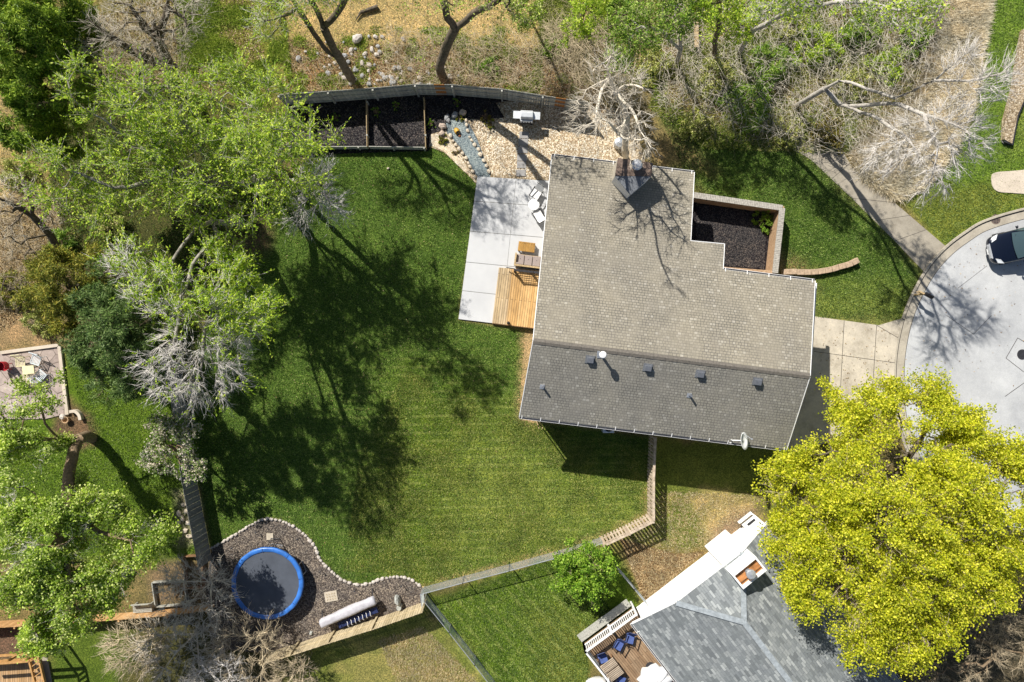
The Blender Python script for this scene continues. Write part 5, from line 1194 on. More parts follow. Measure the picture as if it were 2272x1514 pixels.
def grow(rg, limbs, pts, step=.45, alpha=.35, sag=0.0):
    """limbs: list of polylines [(x,y,z)..]; pts (n,3) crown points. returns nodes, parents, is-tip"""
    pos = []; par = []; plen = []
    def addline(line, start=None):
        cur = start
        for i in range(len(line) - 1 if start is None else len(line)):
            a = np.array(line[i]) if start is None else (np.array(pos[cur]) if i == 0 else np.array(line[i - 1]))
            b = np.array(line[i + 1]) if start is None else np.array(line[i])
            if start is None and i == 0: pos.append(a); par.append(-1); plen.append(0.); cur = len(pos) - 1
            L = np.linalg.norm(b - a); n = max(1, int(L / step))
            for k in range(1, n + 1):
                q = a + (b - a) * k / n + (rg.normal(size=3) * .035 * step * 2 if k < n else 0)
                pos.append(q); par.append(cur); plen.append(plen[cur] + L / n); cur = len(pos) - 1
            if start is not None: start = start
        return cur
    # first limb is the trunk
    cur = None
    tr = [np.array(q) for q in limbs[0]]
    pos.append(tr[0]); par.append(-1); plen.append(0.); cur = 0
    def extend(cur, target, wig=.06):
        a = pos[cur]; L = np.linalg.norm(target - a); n = max(1, int(round(L / step))); prev = cur
        off = rg.normal(size=3) * wig * L
        for k in range(1, n + 1):
            t = k / n; q = a + (target - a) * t + off * math.sin(math.pi * t) - np.array([0, 0, sag * L * math.sin(math.pi * t)])
            pos.append(q); par.append(prev); plen.append(plen[prev] + L / n); prev = len(pos) - 1
        return prev
    for q in tr[1:]: cur = extend(cur, q, .02)
    for lb in limbs[1:]:
        P_ = np.array(pos); s = int(np.argmin(np.linalg.norm(P_ - np.array(lb[0]), axis=1))); cur = s
        for q in lb: 
            if np.linalg.norm(np.array(q) - pos[cur]) > .15: cur = extend(cur, np.array(q), .03)
    if len(pts):
        P_ = np.array(pos); d0 = np.min(np.linalg.norm(pts[:, None] - P_[None], axis=2), axis=1); order = np.argsort(d0)
        tips = []
        for i in order:
            q = pts[i]; P_ = np.array(pos); D = np.linalg.norm(P_ - q, axis=1); c = D + alpha * np.array(plen) * .35 + np.where(P_[:, 2] > q[2] + .8, .8, 0)
            s = int(np.argmin(c))
            if D[s] < .25: tips.append(s); continue
            tips.append(extend(s, q, .07))
    else: tips = []
    return np.array(pos), np.array(par), tips
def radii(par, tip=.008, root=.2, ex=2.3):
    n = len(par); acc = np.zeros(n); ch = np.zeros(n, int)
    for i in range(n):
        if par[i] >= 0: ch[par[i]] += 1
    acc[ch == 0] = 1.0
    for i in range(n - 1, -1, -1):
        if par[i] >= 0: acc[par[i]] += acc[i]
    r = tip * acc ** (1 / ex); k = root / r[0]
    if k > 0: r = tip + (r - tip) * max((root - tip) / max(1e-6, r[0] - tip), .2)
    return r, ch
def blob_points(rg, blobs, n, shell=.35):
    out = []; w = np.array([(b[3] ** 2) * (b[4] + .5) for b in blobs], float); w /= w.sum()
    for b, k in zip(blobs, rg.multinomial(n, w)):
        px, py, z, rp, rz = b[:5]; c = np.array(P(px, py, z)); R_ = rp * (H - z) / F
        d = unit(rg.normal(size=(k, 3))); rr = rg.uniform(shell, 1, k) ** .6
        out.append(c + d * rr[:, None] * np.array([R_, R_, rz]))
    q = np.concatenate(out); q[:, 2] = np.maximum(q[:, 2], .25); return q
TWT = 0
def tree(name, label, cat, limbs, blobs, n, root, bark, twigmat=None, leaf=None, twigs=None, leaves=None, seed=1, group=None, step=.45, alpha=.35, crown='crown', tipr=.009, extra=None):
    """limbs in photo pixels with heights [(px,py,z),...]; blobs (px,py,z,radius_px,half height m)"""
    global TWT
    rg = np.random.default_rng(seed); L = [[np.array(P(*q)) for q in lb] for lb in limbs]
    pts = blob_points(rg, blobs, n); pos, par, tips = grow(rg, L, pts, step, alpha); r, ch = radii(par, tipr, root)
    base = pos[0].copy(); base[2] = 0; t = thing(name, label, cat, tuple(base), 0, group)
    i = np.nonzero(par >= 0)[0]; p = par[i]; d = pos[i] - pos[p]; tan = np.zeros_like(pos); tan[i] = d; tan[0] = (0, 0, 1)
    main = {}
    for a in i:
        if par[a] not in main or r[a] > r[main[par[a]]]: main[par[a]] = a
    ism = np.array([main[par[a]] == a for a in i]); t0 = np.where(ism[:, None], tan[p], d); r0 = np.where(ism, r[p], np.minimum(r[p], r[i] * 1.25))
    V = []; Q4 = []; off = 0
    for msk, ns in ((r[i] > .06, 9), ((r[i] <= .06) & (r[i] > .02), 5), (r[i] <= .02, 3)):
        if not msk.any(): continue
        v, f = frusta(pos[p][msk], pos[i][msk], r0[msk], r[i][msk], ns, t0[msk], tan[i][msk]); V.append(v); Q4.append(f + off); off += len(v)
    raw_mesh('trunk', np.concatenate(V) - base, f4=np.concatenate(Q4), mat=bark, smooth=True, parent=t)
    # twigs
    cen = pts.mean(0); tw = dict(k=5, len=.8, sub=3, sublen=.4, droop=0.0, r=.008, out=.6, rnd=.6, up=.1, sub2=0, thr=.03); tw.update(twigs or {})
    src = np.nonzero((r < tw['thr']) & (par >= 0) & ((ch == 0) | (not tw.get('tips'))))[0]; S_ = np.repeat(src, tw['k']); k = len(S_)
    sp = pos[S_] + (pos[par[S_]] - pos[S_]) * rg.random((k, 1)); bd = unit(tan[S_]); outd = unit(sp - cen)
    dr = unit(bd * .7 + outd * tw['out'] + rg.normal(size=(k, 3)) * tw['rnd'] + np.array([0, 0, tw['up']])); ln = tw['len'] * rg.uniform(.4, 1.15, k)
    g = np.array([0, 0, -1.]) * tw['droop']
    m1 = sp + dr * (ln * .5)[:, None] + g * (ln * .12)[:, None]; e1 = m1 + unit(dr + g + rg.normal(size=(k, 3)) * .22) * (ln * .5)[:, None]
    TV = []; TF = []; T3 = []; toff = 0
    v, f = frusta(sp, m1, np.full(k, tw['r']), np.full(k, tw['r'] * .7), 3); TV.append(v); TF.append(f); toff += len(v)
    v, f = cones(m1, e1, np.full(k, tw['r'] * .7)); TV.append(v); T3.append(f + toff); toff += len(v)
    lp = [sp + (m1 - sp) * rg.random((k, 1)), m1 + (e1 - m1) * rg.random((k, 1)), e1]; ld = [m1 - sp, e1 - m1, e1 - m1]
    if tw['sub']:
        q = np.repeat(np.arange(k), tw['sub']); kk = len(q); u_ = rg.random((kk, 1)); s0 = np.where(u_ < .5, sp[q] + (m1[q] - sp[q]) * u_ * 2, m1[q] + (e1[q] - m1[q]) * (u_ - .5) * 2)
        dd = unit(unit(e1[q] - sp[q]) + rg.normal(size=(kk, 3)) * .55 + g * .5); l2 = tw['sublen'] * rg.uniform(.4, 1.2, kk); e2 = s0 + dd * l2[:, None] + g * (l2 * .25)[:, None]
        v, f = cones(s0, e2, np.full(kk, tw['r'] * .6)); TV.append(v); T3.append(f + toff); toff += len(v)
        lp += [s0 + (e2 - s0) * rg.random((kk, 1)), e2]; ld += [e2 - s0, e2 - s0]
        if tw['sub2']:
            q = np.repeat(np.arange(kk), tw['sub2']); k3 = len(q); s3 = s0[q] + (e2[q] - s0[q]) * rg.uniform(.2, 1, (k3, 1)); d3 = unit(dd[q] + rg.normal(size=(k3, 3)) * .6); e3 = s3 + d3 * (tw['sublen'] * .6 * rg.uniform(.4, 1.2, k3))[:, None]
            v, f = cones(s3, e3, np.full(k3, tw['r'] * .5)); TV.append(v); T3.append(f + toff); toff += len(v); lp += [e3]; ld += [e3 - s3]
    to = raw_mesh('twigs' if not leaf else 'twigs', np.concatenate(TV) - base, f3=np.concatenate(T3), f4=np.concatenate(TF), mat=twigmat or bark, parent=t); TWT += toff
    if leaf is not None and 'sprig' in (leaves or {}):
        lv = leaves
        if tw.get('tips'): s0, e2 = sp, e1
        w = lv['mask'](e2) if lv.get('mask') else np.ones(len(e2)); w = w / w.sum(); ix = rg.choice(len(e2), min(lv['sprig'], int((w > 0).sum())), replace=False, p=w); m_ = lv['per']
        if tw.get('tips'): pass
        tt = np.tile(np.linspace(.05, 1.08, m_), len(ix))[:, None]; q = np.repeat(s0[ix], m_, 0) + (np.repeat(e2[ix] - s0[ix], m_, 0)) * tt + rg.normal(size=(len(ix) * m_, 3)) * lv['spread']
        dv_ = unit(np.repeat(e2[ix] - s0[ix], m_, 0)) + rg.normal(size=q.shape) * .5
        v, f = leafmesh(q, lv['size'], rg, lv['up'], lv['aspect'], dv_); raw_mesh(crown, v - base, f4=f, mat=leaf, parent=t)
    elif leaf is not None:
        lv = dict(n=30000, size=.12, up=.5, aspect=.6, spread=.06, along=0, mask=None); lv.update(leaves or {})
        A = np.concatenate(lp); D = np.concatenate(ld); w = np.ones(len(A))
        if lv['mask'] is not None:
            w = lv['mask'](A)
        w = w / w.sum(); ix = rg.choice(len(A), lv['n'], p=w); q = A[ix] + rg.normal(size=(lv['n'], 3)) * lv['spread']; q[:, 2] = np.maximum(q[:, 2], .03)
        v, f = leafmesh(q, lv['size'], rg, lv['up'], lv['aspect'], unit(D[ix]) + np.array([0, 0, -.3]) if lv['along'] else None)
        raw_mesh(crown, v - base, f4=f, mat=leaf, parent=t)
    return t
def shrub(name, label, px, py, rp, h, leaf, n, size, seed, bark=None, cat='shrub', group=None, dens=1.0, aspect=.6, spiky=0):
    """multi-stemmed low bush with a leafy dome"""
    rg = np.random.default_rng(seed); b = np.array(P(px, py, 0)); R_ = rp / F * H; t = thing(name, label, cat, tuple(b), 0, group)
    k = 26; a = rg.uniform(0, 2 * np.pi, k); el = rg.uniform(.25, 1.0, k); rr = R_ * rg.uniform(.5, .95, k)
    e = np.stack([np.cos(a) * rr * (1 - el * .5), np.sin(a) * rr * (1 - el * .5), h * (.3 + .65 * el)], -1); s = rg.normal(size=(k, 3)) * .05; s[:, 2] = 0
    m = s * .5 + e * .5 + np.array([0, 0, h * .12])
    v1, f1 = frusta(s, m, np.full(k, .03), np.full(k, .02), 4); v2, f2 = frusta(m, e, np.full(k, .02), np.full(k, .008), 4)
    raw_mesh('stems', np.concatenate([v1, v2]), f4=np.concatenate([f1, f2 + len(v1)]), mat=bark or M['barkbrown'], parent=t)
    cl = max(14, int(n / 45)); u_ = unit(rg.normal(size=(cl, 3))); u_[:, 2] = np.abs(u_[:, 2]); lob = 1 + .22 * np.sin(3 * np.arctan2(u_[:, 1], u_[:, 0]) + seed) + .12 * np.sin(7 * np.arctan2(u_[:, 1], u_[:, 0]) + seed * 2)
    cc = u_ * (rg.uniform(.25, 1, cl) ** .5 * lob)[:, None] * np.array([R_, R_, h * .9]) + np.array([0, 0, h * .12])
    q = np.repeat(cc, int(n / cl), 0); dirs = unit(rg.normal(size=q.shape)); q = q + dirs * rg.random((len(q), 1)) ** .5 * R_ * .17; q[:, 2] = np.maximum(q[:, 2], .02)
    v, f = leafmesh(q, size, rg, .5, aspect, (unit(q - np.array([0, 0, h * .2])) if spiky else None)); raw_mesh('foliage', v, f4=f, mat=leaf, parent=t); return t
# leaf colours
M['L_willow'] = leafmat('fresh willow green', [(.17, .30, .02), (.31, .48, .03), (.48, .65, .05), (.68, .78, .12)], .42)
M['L_maple'] = leafmat('yellow green maple', [(.27, .33, .015), (.46, .51, .02), (.64, .65, .025), (.84, .80, .09)], .45, 1.6)
M['L_pine'] = leafmat('pine needles', [(.07, .14, .012), (.15, .26, .02), (.28, .42, .035), (.48, .60, .08)], .25, .6)
M['L_juniper'] = leafmat('olive juniper', [(.09, .12, .016), (.18, .21, .025), (.30, .32, .04), (.42, .36, .06)], .2, .8)
M['L_mid'] = leafmat('mid spring green', [(.09, .19, .02), (.17, .31, .03), (.27, .42, .04), (.42, .54, .12)], .38, .8)
M['L_pale'] = leafmat('pale spring green', [(.17, .29, .03), (.30, .44, .04), (.46, .60, .07), (.68, .74, .28)], .38, .8)
M['L_blossom'] = leafmat('blossom and leaf', [(.12, .22, .03), (.22, .34, .05), (.55, .50, .40), (.68, .60, .54)], .3, 1.2)
M['L_round'] = leafmat('glossy green leaf', [(.09, .20, .015), (.18, .34, .025), (.28, .46, .035), (.42, .58, .09)], .38, 1.0)
M['L_brush'] = leafmat('olive brush', [(.15, .19, .04), (.28, .33, .06), (.44, .48, .11), (.62, .59, .25)], .3, .8)
M['L_gold'] = leafmat('bronze juniper', [(.10, .08, .015), (.17, .13, .02), (.24, .19, .03), (.15, .15, .03)], .2, 1.0)
M['L_plume'] = leafmat('bleached grass plumes', [(.42, .35, .22), (.60, .50, .34), (.74, .65, .48), (.84, .77, .62)], .25, .9)

M['barkmix'] = pmat('mottled grey bark', (.27, .25, .21), sc=4, amt=.5, rough=.95, bump=.03)
M['twigpale'] = pmat('straw grey twigs', (.62, .56, .46), sc=2, amt=.25, rough=.9)
M['twigmix'] = pmat('grey green twigs', (.46, .45, .33), sc=1.5, amt=.35, rough=.9)
def greyspots(A):
    w = np.ones(len(A))
    for px, py, z, r in ((200, 240, 10, 2.0), (130, 390, 9, 1.6), (180, 150, 10.5, 1.2), (130, 460, 8.5, 1.6), (350, 300, 9, .8)):
        c = P(px, py, z); w *= np.clip((np.hypot(A[:, 0] - c.x, A[:, 1] - c.y) / r) ** 2 - .15, .03, 1)
    return w
# --- the big half-leafed tree on the left of the lawn
tree('willow_tree', 'huge fresh green tree with pale twig tips over the upper left lawn', 'tree',
     [[(600, 408, 0), (588, 400, 1.5), (572, 396, 3.2)],
      [(572, 396, 3.2), (530, 408, 4.5), (480, 400, 5.5), (430, 392, 6.5), (375, 386, 7.2)], [(375, 386, 7.2), (290, 415, 8), (251, 417, 8.3), (164, 380, 9)], [(375, 386, 7.2), (330, 338, 8.2), (298, 322, 8.6), (230, 264, 9.8), (172, 230, 10.2)],
      [(290, 415, 8), (264, 430, 8), (238, 449, 8.2), (206, 505, 8.6)], [(572, 396, 3.2), (560, 340, 5.5), (520, 270, 8), (470, 200, 10)], [(572, 396, 3.2), (590, 370, 6.5), (620, 335, 10), (660, 300, 13), (690, 285, 14.5)], [(590, 370, 6.5), (560, 330, 9.5), (545, 290, 12.5), (540, 260, 14)], [(572, 396, 3.2), (600, 390, 5.5), (640, 400, 8), (690, 400, 10)], [(600, 390, 5.5), (650, 320, 7.5), (700, 300, 8)], [(572, 396, 3.2), (565, 430, 6.5), (560, 440, 10), (560, 420, 12.5)], [(480, 400, 5.5), (440, 320, 8), (380, 240, 9.5), (320, 200, 10.5)], [(520, 270, 8), (570, 200, 8.5), (600, 160, 8.5)]],
     [(560, 330, 11.5, 62, 1.8), (640, 320, 12.5, 48, 1.6), (455, 235, 9, 95, 1.8), (340, 250, 9.5, 90, 1.6), (210, 210, 10, 75, 1.3), (150, 350, 8.8, 62, 1.4), (430, 370, 8.2, 95, 1.8), (610, 240, 10, 58, 1.2), (715, 310, 7.0, 42, .7), (640, 350, 8, 80, 1.3), (560, 430, 7.5, 80, 1.4), (560, 320, 7.5, 85, 1.4), (300, 380, 8.4, 85, 1.4), (120, 430, 8.6, 50, 1.2), (520, 160, 9, 45, 1.2), (470, 460, 6.5, 60, 1.2), (400, 300, 9, 80, 1.5), (205, 445, 8, 70, 1.3), (215, 150, 10.5, 40, 1.0), (500, 540, 5.5, 50, 1.2), (90, 360, 9, 45, 1.0)],
     500, .29, M['barkmix'], M['twigmix'], M['L_willow'], dict(k=15, len=1.1, sub=2, sublen=.4, droop=.30, r=.009, out=.3, rnd=.9, thr=.1, tips=True), dict(sprig=4700, per=15, size=.14, aspect=.5, spread=.03, up=.5, mask=lambda A: np.clip(vnoise(A[:, 0], A[:, 1], 1.0, 4) * 1.7 + .45, .03, 1) * np.where((A[:, 0] > -14) & (A[:, 2] > 9), .10, 1) * greyspots(A)), seed=11)
tree('willow_limb_tree', 'leaning tree with a broad crown of pale grey bare twigs beside the dark side fence', 'tree',
     [[(545, 500, 0), (520, 496, 2.2), (470, 492, 4.5), (436, 502, 6)], [(436, 502, 6), (422, 523, 6.5), (383, 578, 8), (317, 610, 9.5)], [(383, 578, 8), (375, 640, 9), (362, 700, 10)], [(470, 492, 4.5), (489, 581, 5.5), (487, 621, 6.5), (473, 682, 7.8), (454, 727, 8.6), (450, 780, 9.4)], [(436, 502, 6), (470, 540, 6.5), (425, 590, 8), (400, 660, 9.3), (390, 740, 10)], [(473, 682, 7.8), (520, 710, 8.2), (560, 730, 8.5)], [(383, 578, 8), (330, 640, 9.4), (300, 560, 9.6), (270, 580, 9.8)]],
     [(440, 720, 9.5, 78, 1.3), (380, 820, 10, 70, 1.2), (465, 835, 9.5, 70, 1.2), (425, 880, 9.6, 38, .8), (540, 725, 8.5, 46, 1.0), (520, 620, 7, 42, 1.0), (575, 690, 7.5, 32, .8), (470, 580, 7, 45, 1.0), (355, 650, 9.8, 62, 1.1), (285, 585, 9.8, 45, 1.0), (355, 780, 10, 48, 1.0), (500, 780, 9, 50, 1.0)],
     520, .16, M['barkmix'], M['twiggrey'], M['L_willow'], dict(k=4, len=.95, sub=4, sublen=.5, droop=.12, r=.012, out=.7, rnd=.45, thr=.026), dict(sprig=1700, per=12, size=.135, aspect=.48, spread=.025, up=.5, mask=lambda A: .02 + np.clip((A[:, 1] + .2) / 5, 0, 1) * np.clip((A[:, 0] + 19) / 5, .12, 1) + np.clip((A[:, 0] + 12.6) / 2, 0, .8)), seed=12)
tree('bare_tree', 'fan of bare pale grey twigs hanging over the upper left lawn corner', 'tree',
     [[(640, 400, 0), (650, 402, 3), (668, 405, 5.2), (690, 400, 6.6)], [(668, 405, 5.2), (668, 450, 6.2), (658, 490, 6.6)], [(690, 400, 6.6), (730, 440, 7)]],
     [(700, 385, 7.6, 42, .8), (730, 440, 7, 34, .6), (665, 480, 6.7, 38, .6), (690, 430, 7.2, 40, .7), (745, 470, 6.8, 22, .4)],
     170, .16, M['barkgrey'], M['twiggrey'], None, dict(k=4, len=.85, sub=4, sublen=.45, droop=.05, r=.0135, out=.8, rnd=.38, thr=.03), seed=13)
# --- conifers on the left
def conifer(label, px, py, hgt, blobs, n, leafn, mt, seed, lean=(0, 0), size=.20, name='conifer_tree'):
    rg = np.random.default_rng(seed); top = blobs[0]
    return tree(name, label, 'tree', [[(px, py, 0), ((px + top[0]) / 2, (py + top[1]) / 2, top[2] * .55), (top[0], top[1], top[2])]], blobs, n, .24, M['bark'], M['barkbrown'], mt, dict(k=4, len=.45, sub=4, sublen=.25, droop=-.1, r=.008, thr=.04, rnd=.8), dict(n=leafn, size=size, aspect=.22, up=.3, spread=.07, mask=lambda A: np.clip(vnoise(A[:, 0], A[:, 1], 1.1, seed) * 1.3 + .7, .02, 1)), seed=seed, alpha=.1)
conifer('dense dark green pine filling the top left corner', 210, 150, 11, [(70, 90, 10, 75, 2), (120, 30, 8.5, 70, 2.0), (130, 190, 8, 75, 2.2), (60, 290, 8, 50, 1.4), (150, 300, 6, 60, 1.6), (20, 30, 9.5, 60, 2), (20, 170, 8.5, 60, 2), (100, 250, 7, 55, 1.6), (170, 80, 7, 50, 1.6), (60, -20, 9, 60, 2)], 560, 180000, M['L_pine'], 21)
conifer('olive brown juniper tree at the left between the bare twigs and the terrace', 205, 640, 6, [(150, 640, 6, 60, 1.6), (110, 590, 5, 45, 1.4), (170, 700, 4.5, 60, 1.6), (90, 660, 4.5, 40, 1.2), (210, 590, 4, 45, 1.4)], 260, 60000, M['L_juniper'], 22, size=.17)
conifer('dark green pine next to the olive juniper, under the grey twigs', 330, 740, 7, [(270, 740, 10, 60, 1.8), (250, 620, 6.8, 52, 1.5), (265, 850, 5, 55, 1.5), (200, 760, 6, 50, 1.4), (330, 850, 5.5, 45, 1.3), (230, 690, 8.5, 60, 1.6), (300, 810, 8, 60, 1.6), (230, 800, 7.5, 52, 1.5), (330, 690, 8, 55, 1.7)], 330, 80000, M['L_mid'] if 0 else leafmat('blue green pine', [(.04, .085, .02), (.08, .15, .03), (.15, .24, .06), (.25, .34, .12)], .25, .8), 23, size=.18)  # some crown lobes added to cast shade on the lawn's left edge
# --- dark trunks and bare crowns at the top left
tree('dark_trunk_tree', 'tall dark trunked tree with tangled brown twigs at the top left', 'tree', [[(392, 215, 0), (380, 150, 3.5), (350, 90, 6), (300, 30, 8)], [(380, 150, 3.5), (330, 130, 5.5), (260, 90, 7.5), (190, 40, 9)], [(350, 90, 6), (370, 30, 7.5), (380, -40, 9)], [(330, 130, 5.5), (300, 190, 6)]],
     [(300, 60, 8, 75, 1.6), (380, 60, 7.5, 60, 1.4), (230, 90, 8, 50, 1.2), (330, 150, 6, 55, 1.2), (420, 20, 8, 45, 1.2)], 420, .38, M['bark'], M['twigpale'], None, dict(k=4, len=.85, sub=3, sublen=.45, r=.010, rnd=.7), seed=31)
tree('twin_trunk_tree', 'twin dark trunks leaning to the top edge behind the left part of the curved fence', 'tree', [[(782, 178, 0), (765, 150, 1.2), (742, 112, 3.5), (718, 60, 5.8), (690, 0, 8), (670, -40, 9.5)], [(742, 128, 3), (708, 90, 4.4), (682, 50, 6), (650, 0, 8)], [(718, 60, 5.8), (760, 10, 8), (790, -40, 9.5)]],
     [(610, 15, 8.5, 55, 1.0), (660, 0, 9, 45, 1.2), (590, 60, 7.5, 30, .8), (700, -50, 10, 60, 1.4), (780, -60, 10, 60, 1.4)], 200, .26, M['bark'], M['twiggrey'], M['L_willow'], dict(k=5, len=.8, sub=4, sublen=.4, r=.0085, rnd=.7), dict(n=7000, size=.14, aspect=.3), seed=32)
tree('forked_tree', 'forked dark trunk rising behind the middle of the curved fence', 'tree', [[(988, 180, 0), (975, 150, 1.6), (992, 100, 3.6), (1010, 62, 5.2)], [(975, 152, 1.5), (940, 130, 2.6), (928, 108, 3.2)], [(1010, 62, 5.2), (992, 40, 6.2), (985, 0, 8), (975, -40, 9)], [(1010, 62, 5.2), (1050, 30, 6.8), (1085, 15, 7.8), (1130, -10, 9)], [(1050, 30, 6.8), (1075, -10, 8.2)], [(992, 100, 3.6), (960, 62, 4.8), (935, 30, 5.5)]],
     [(1105, 10, 8.5, 40, .9), (1000, -40, 10, 60, 1.4), (1080, -50, 10.5, 60, 1.4), (930, -10, 8.5, 35, .9), (1150, 30, 8, 30, .8)], 170, .27, M['bark'], M['twigtan'], M['L_pale'], dict(k=3, len=.8, sub=2, sublen=.4, r=.008, rnd=.7), dict(n=2200, size=.13, aspect=.6), seed=33)
# --- bare tree behind the chimney
tree('bare_tree', 'bare pale tree with fanned twigs over the gravel behind the chimney', 'tree', [[(1388, 350, 0), (1386, 330, 1.2), (1391, 265, 3.4), (1368, 205, 5.6), (1350, 175, 7)], [(1391, 265, 3.4), (1378, 300, 6.6), (1350, 270, 9.5), (1336, 262, 12.5)], [(1350, 175, 7), (1335, 200, 7.6), (1322, 270, 8.4), (1318, 325, 8.8)], [(1350, 175, 7), (1300, 200, 8.6)], [(1368, 205, 5.6), (1395, 235, 7.2), (1420, 290, 8), (1445, 330, 8.4)], [(1368, 205, 5.6), (1410, 190, 7.4), (1440, 200, 8.6)], [(1350, 175, 7), (1345, 150, 8.2), (1360, 110, 9.5)]],
     [(1310, 250, 8.4, 50, .9), (1350, 240, 8.6, 50, 1.1), (1400, 270, 8, 48, 1.0), (1425, 320, 8.4, 32, .8), (1345, 150, 8.6, 48, 1.1), (1400, 190, 8, 42, 1.0), (1280, 280, 8.4, 30, .6), (1336, 262, 12, 26, 1.4), (1400, 350, 8.8, 22, .5)],
     240, .19, M['twigpale'], M['twigpale'], None, dict(k=3, len=.85, sub=3, sublen=.45, r=.013, out=.7, rnd=.45, droop=.15), seed=34, tipr=.014)
# --- woods at the top right
tree('bare_tree', 'large leaning tree with pale grey limbs and white twig tips at the upper right', 'tree', [[(1765, 235, 0), (1800, 215, 2.5), (1862, 180, 5), (1905, 190, 6), (1950, 205, 7), (1985, 218, 8)], [(1985, 218, 8), (2030, 200, 9), (2075, 178, 10), (2120, 140, 11), (2150, 115, 11.6)], [(1862, 232, 3.6), (1930, 233, 6), (1995, 232, 8), (2050, 255, 9), (2120, 278, 10)], [(1862, 232, 3.6), (1910, 250, 5.5), (1955, 268, 7), (2000, 295, 8.5), (2040, 350, 9)], [(2075, 178, 10), (2150, 180, 11), (2220, 165, 12)], [(2050, 255, 9), (2080, 320, 9.5), (2070, 380, 9.6)]],
     [(2200, 190, 11.5, 48, .9), (2140, 150, 11.2, 40, .8), (2110, 270, 10, 60, 1.0), (2150, 310, 9.6, 50, .9), (2085, 350, 9.6, 52, .9), (2020, 310, 8.8, 50, 1.0), (2070, 415, 9, 35, .7), (1960, 350, 8, 45, .8)],
     300, .15, M['barkgrey'], M['twiggrey'], None, dict(k=4, len=1.0, sub=4, sublen=.5, r=.0125, out=.9, rnd=.38), seed=41)
tree('bare_tree', 'pale limbed tree reaching up to the right at the top edge of the woods', 'tree', [[(1640, 120, 0), (1655, 90, 3), (1672, 66, 5), (1730, 35, 7), (1775, 12, 8.5), (1830, -10, 10)], [(1655, 90, 3), (1690, 30, 6), (1740, 0, 8)], [(1775, 12, 8.5), (1850, 5, 9.5), (1930, 5, 10.5), (2000, 25, 11)]],
     [(1990, 25, 11, 40, .8), (1900, 0, 10.5, 45, .9), (1780, -10, 9.5, 50, 1.0), (2045, 20, 11.5, 35, .7), (1700, 10, 8, 40, .9)], 200, .15, M['barkgrey'], M['twiggrey'], M['L_willow'], dict(k=5, len=.8, sub=4, sublen=.4, r=.0095), dict(n=4000, size=.14), seed=42)
tree('leafy_tree', 'slender dark trunked tree with bright green sprays left of the standing plank', 'tree', [[(1500, 140, 0), (1510, 110, 2.5), (1512, 60, 5), (1505, 10, 7)], [(1510, 110, 2.5), (1470, 70, 4.5), (1420, 60, 6)]],
     [(1500, 30, 7, 50, 1.2), (1420, 60, 6, 45, 1.0), (1380, 110, 5, 40, 1.0)], 150, .14, M['barkgrey'], M['twigtan'], M['L_mid'], dict(k=4, len=.7, sub=4, sublen=.35), dict(n=7000, size=.14), seed=43)
tree('leafy_tree', 'thin dark double trunk with sparse leaves right of the standing plank', 'tree', [[(1583, 130, 0), (1585, 90, 2.5), (1595, 40, 5), (1592, -10, 7)], [(1585, 90, 2.5), (1578, 50, 4.5), (1585, 10, 6)]],
     [(1600, 10, 7, 45, 1.2), (1560, -10, 7, 45, 1.0), (1640, 60, 5, 35, 1.0)], 110, .15, M['bark'], M['twigtan'], M['L_willow'], dict(k=4, len=.7, sub=3, sublen=.35), dict(n=6000, size=.13), seed=44)
tree('leafy_tree', 'bright green sprouting sapling at the top edge right of the forked trunk', 'tree', [[(1290, 60, 0), (1292, 40, 2), (1300, 20, 3.5)]], [(1300, 30, 4.5, 38, .9), (1320, 5, 5, 32, .9), (1280, 70, 3.5, 28, .8)], 70, .08, M['bark'], M['twigtan'], M['L_willow'], dict(k=3, len=.55, sub=3, sublen=.3), dict(n=4500, size=.13, aspect=.5), seed=45)
tree('leafy_tree', 'small yellow green sprouting sapling left of the taller bright sapling', 'tree', [[(1180, 50, 0), (1176, 34, 2), (1172, 20, 3.5)]], [(1165, 30, 4, 30, .8), (1150, 8, 4.5, 28, .8)], 60, .07, M['bark'], M['twigtan'], M['L_pale'], dict(k=3, len=.5, sub=3, sublen=.3), dict(n=2800, size=.13, aspect=.5), seed=46)
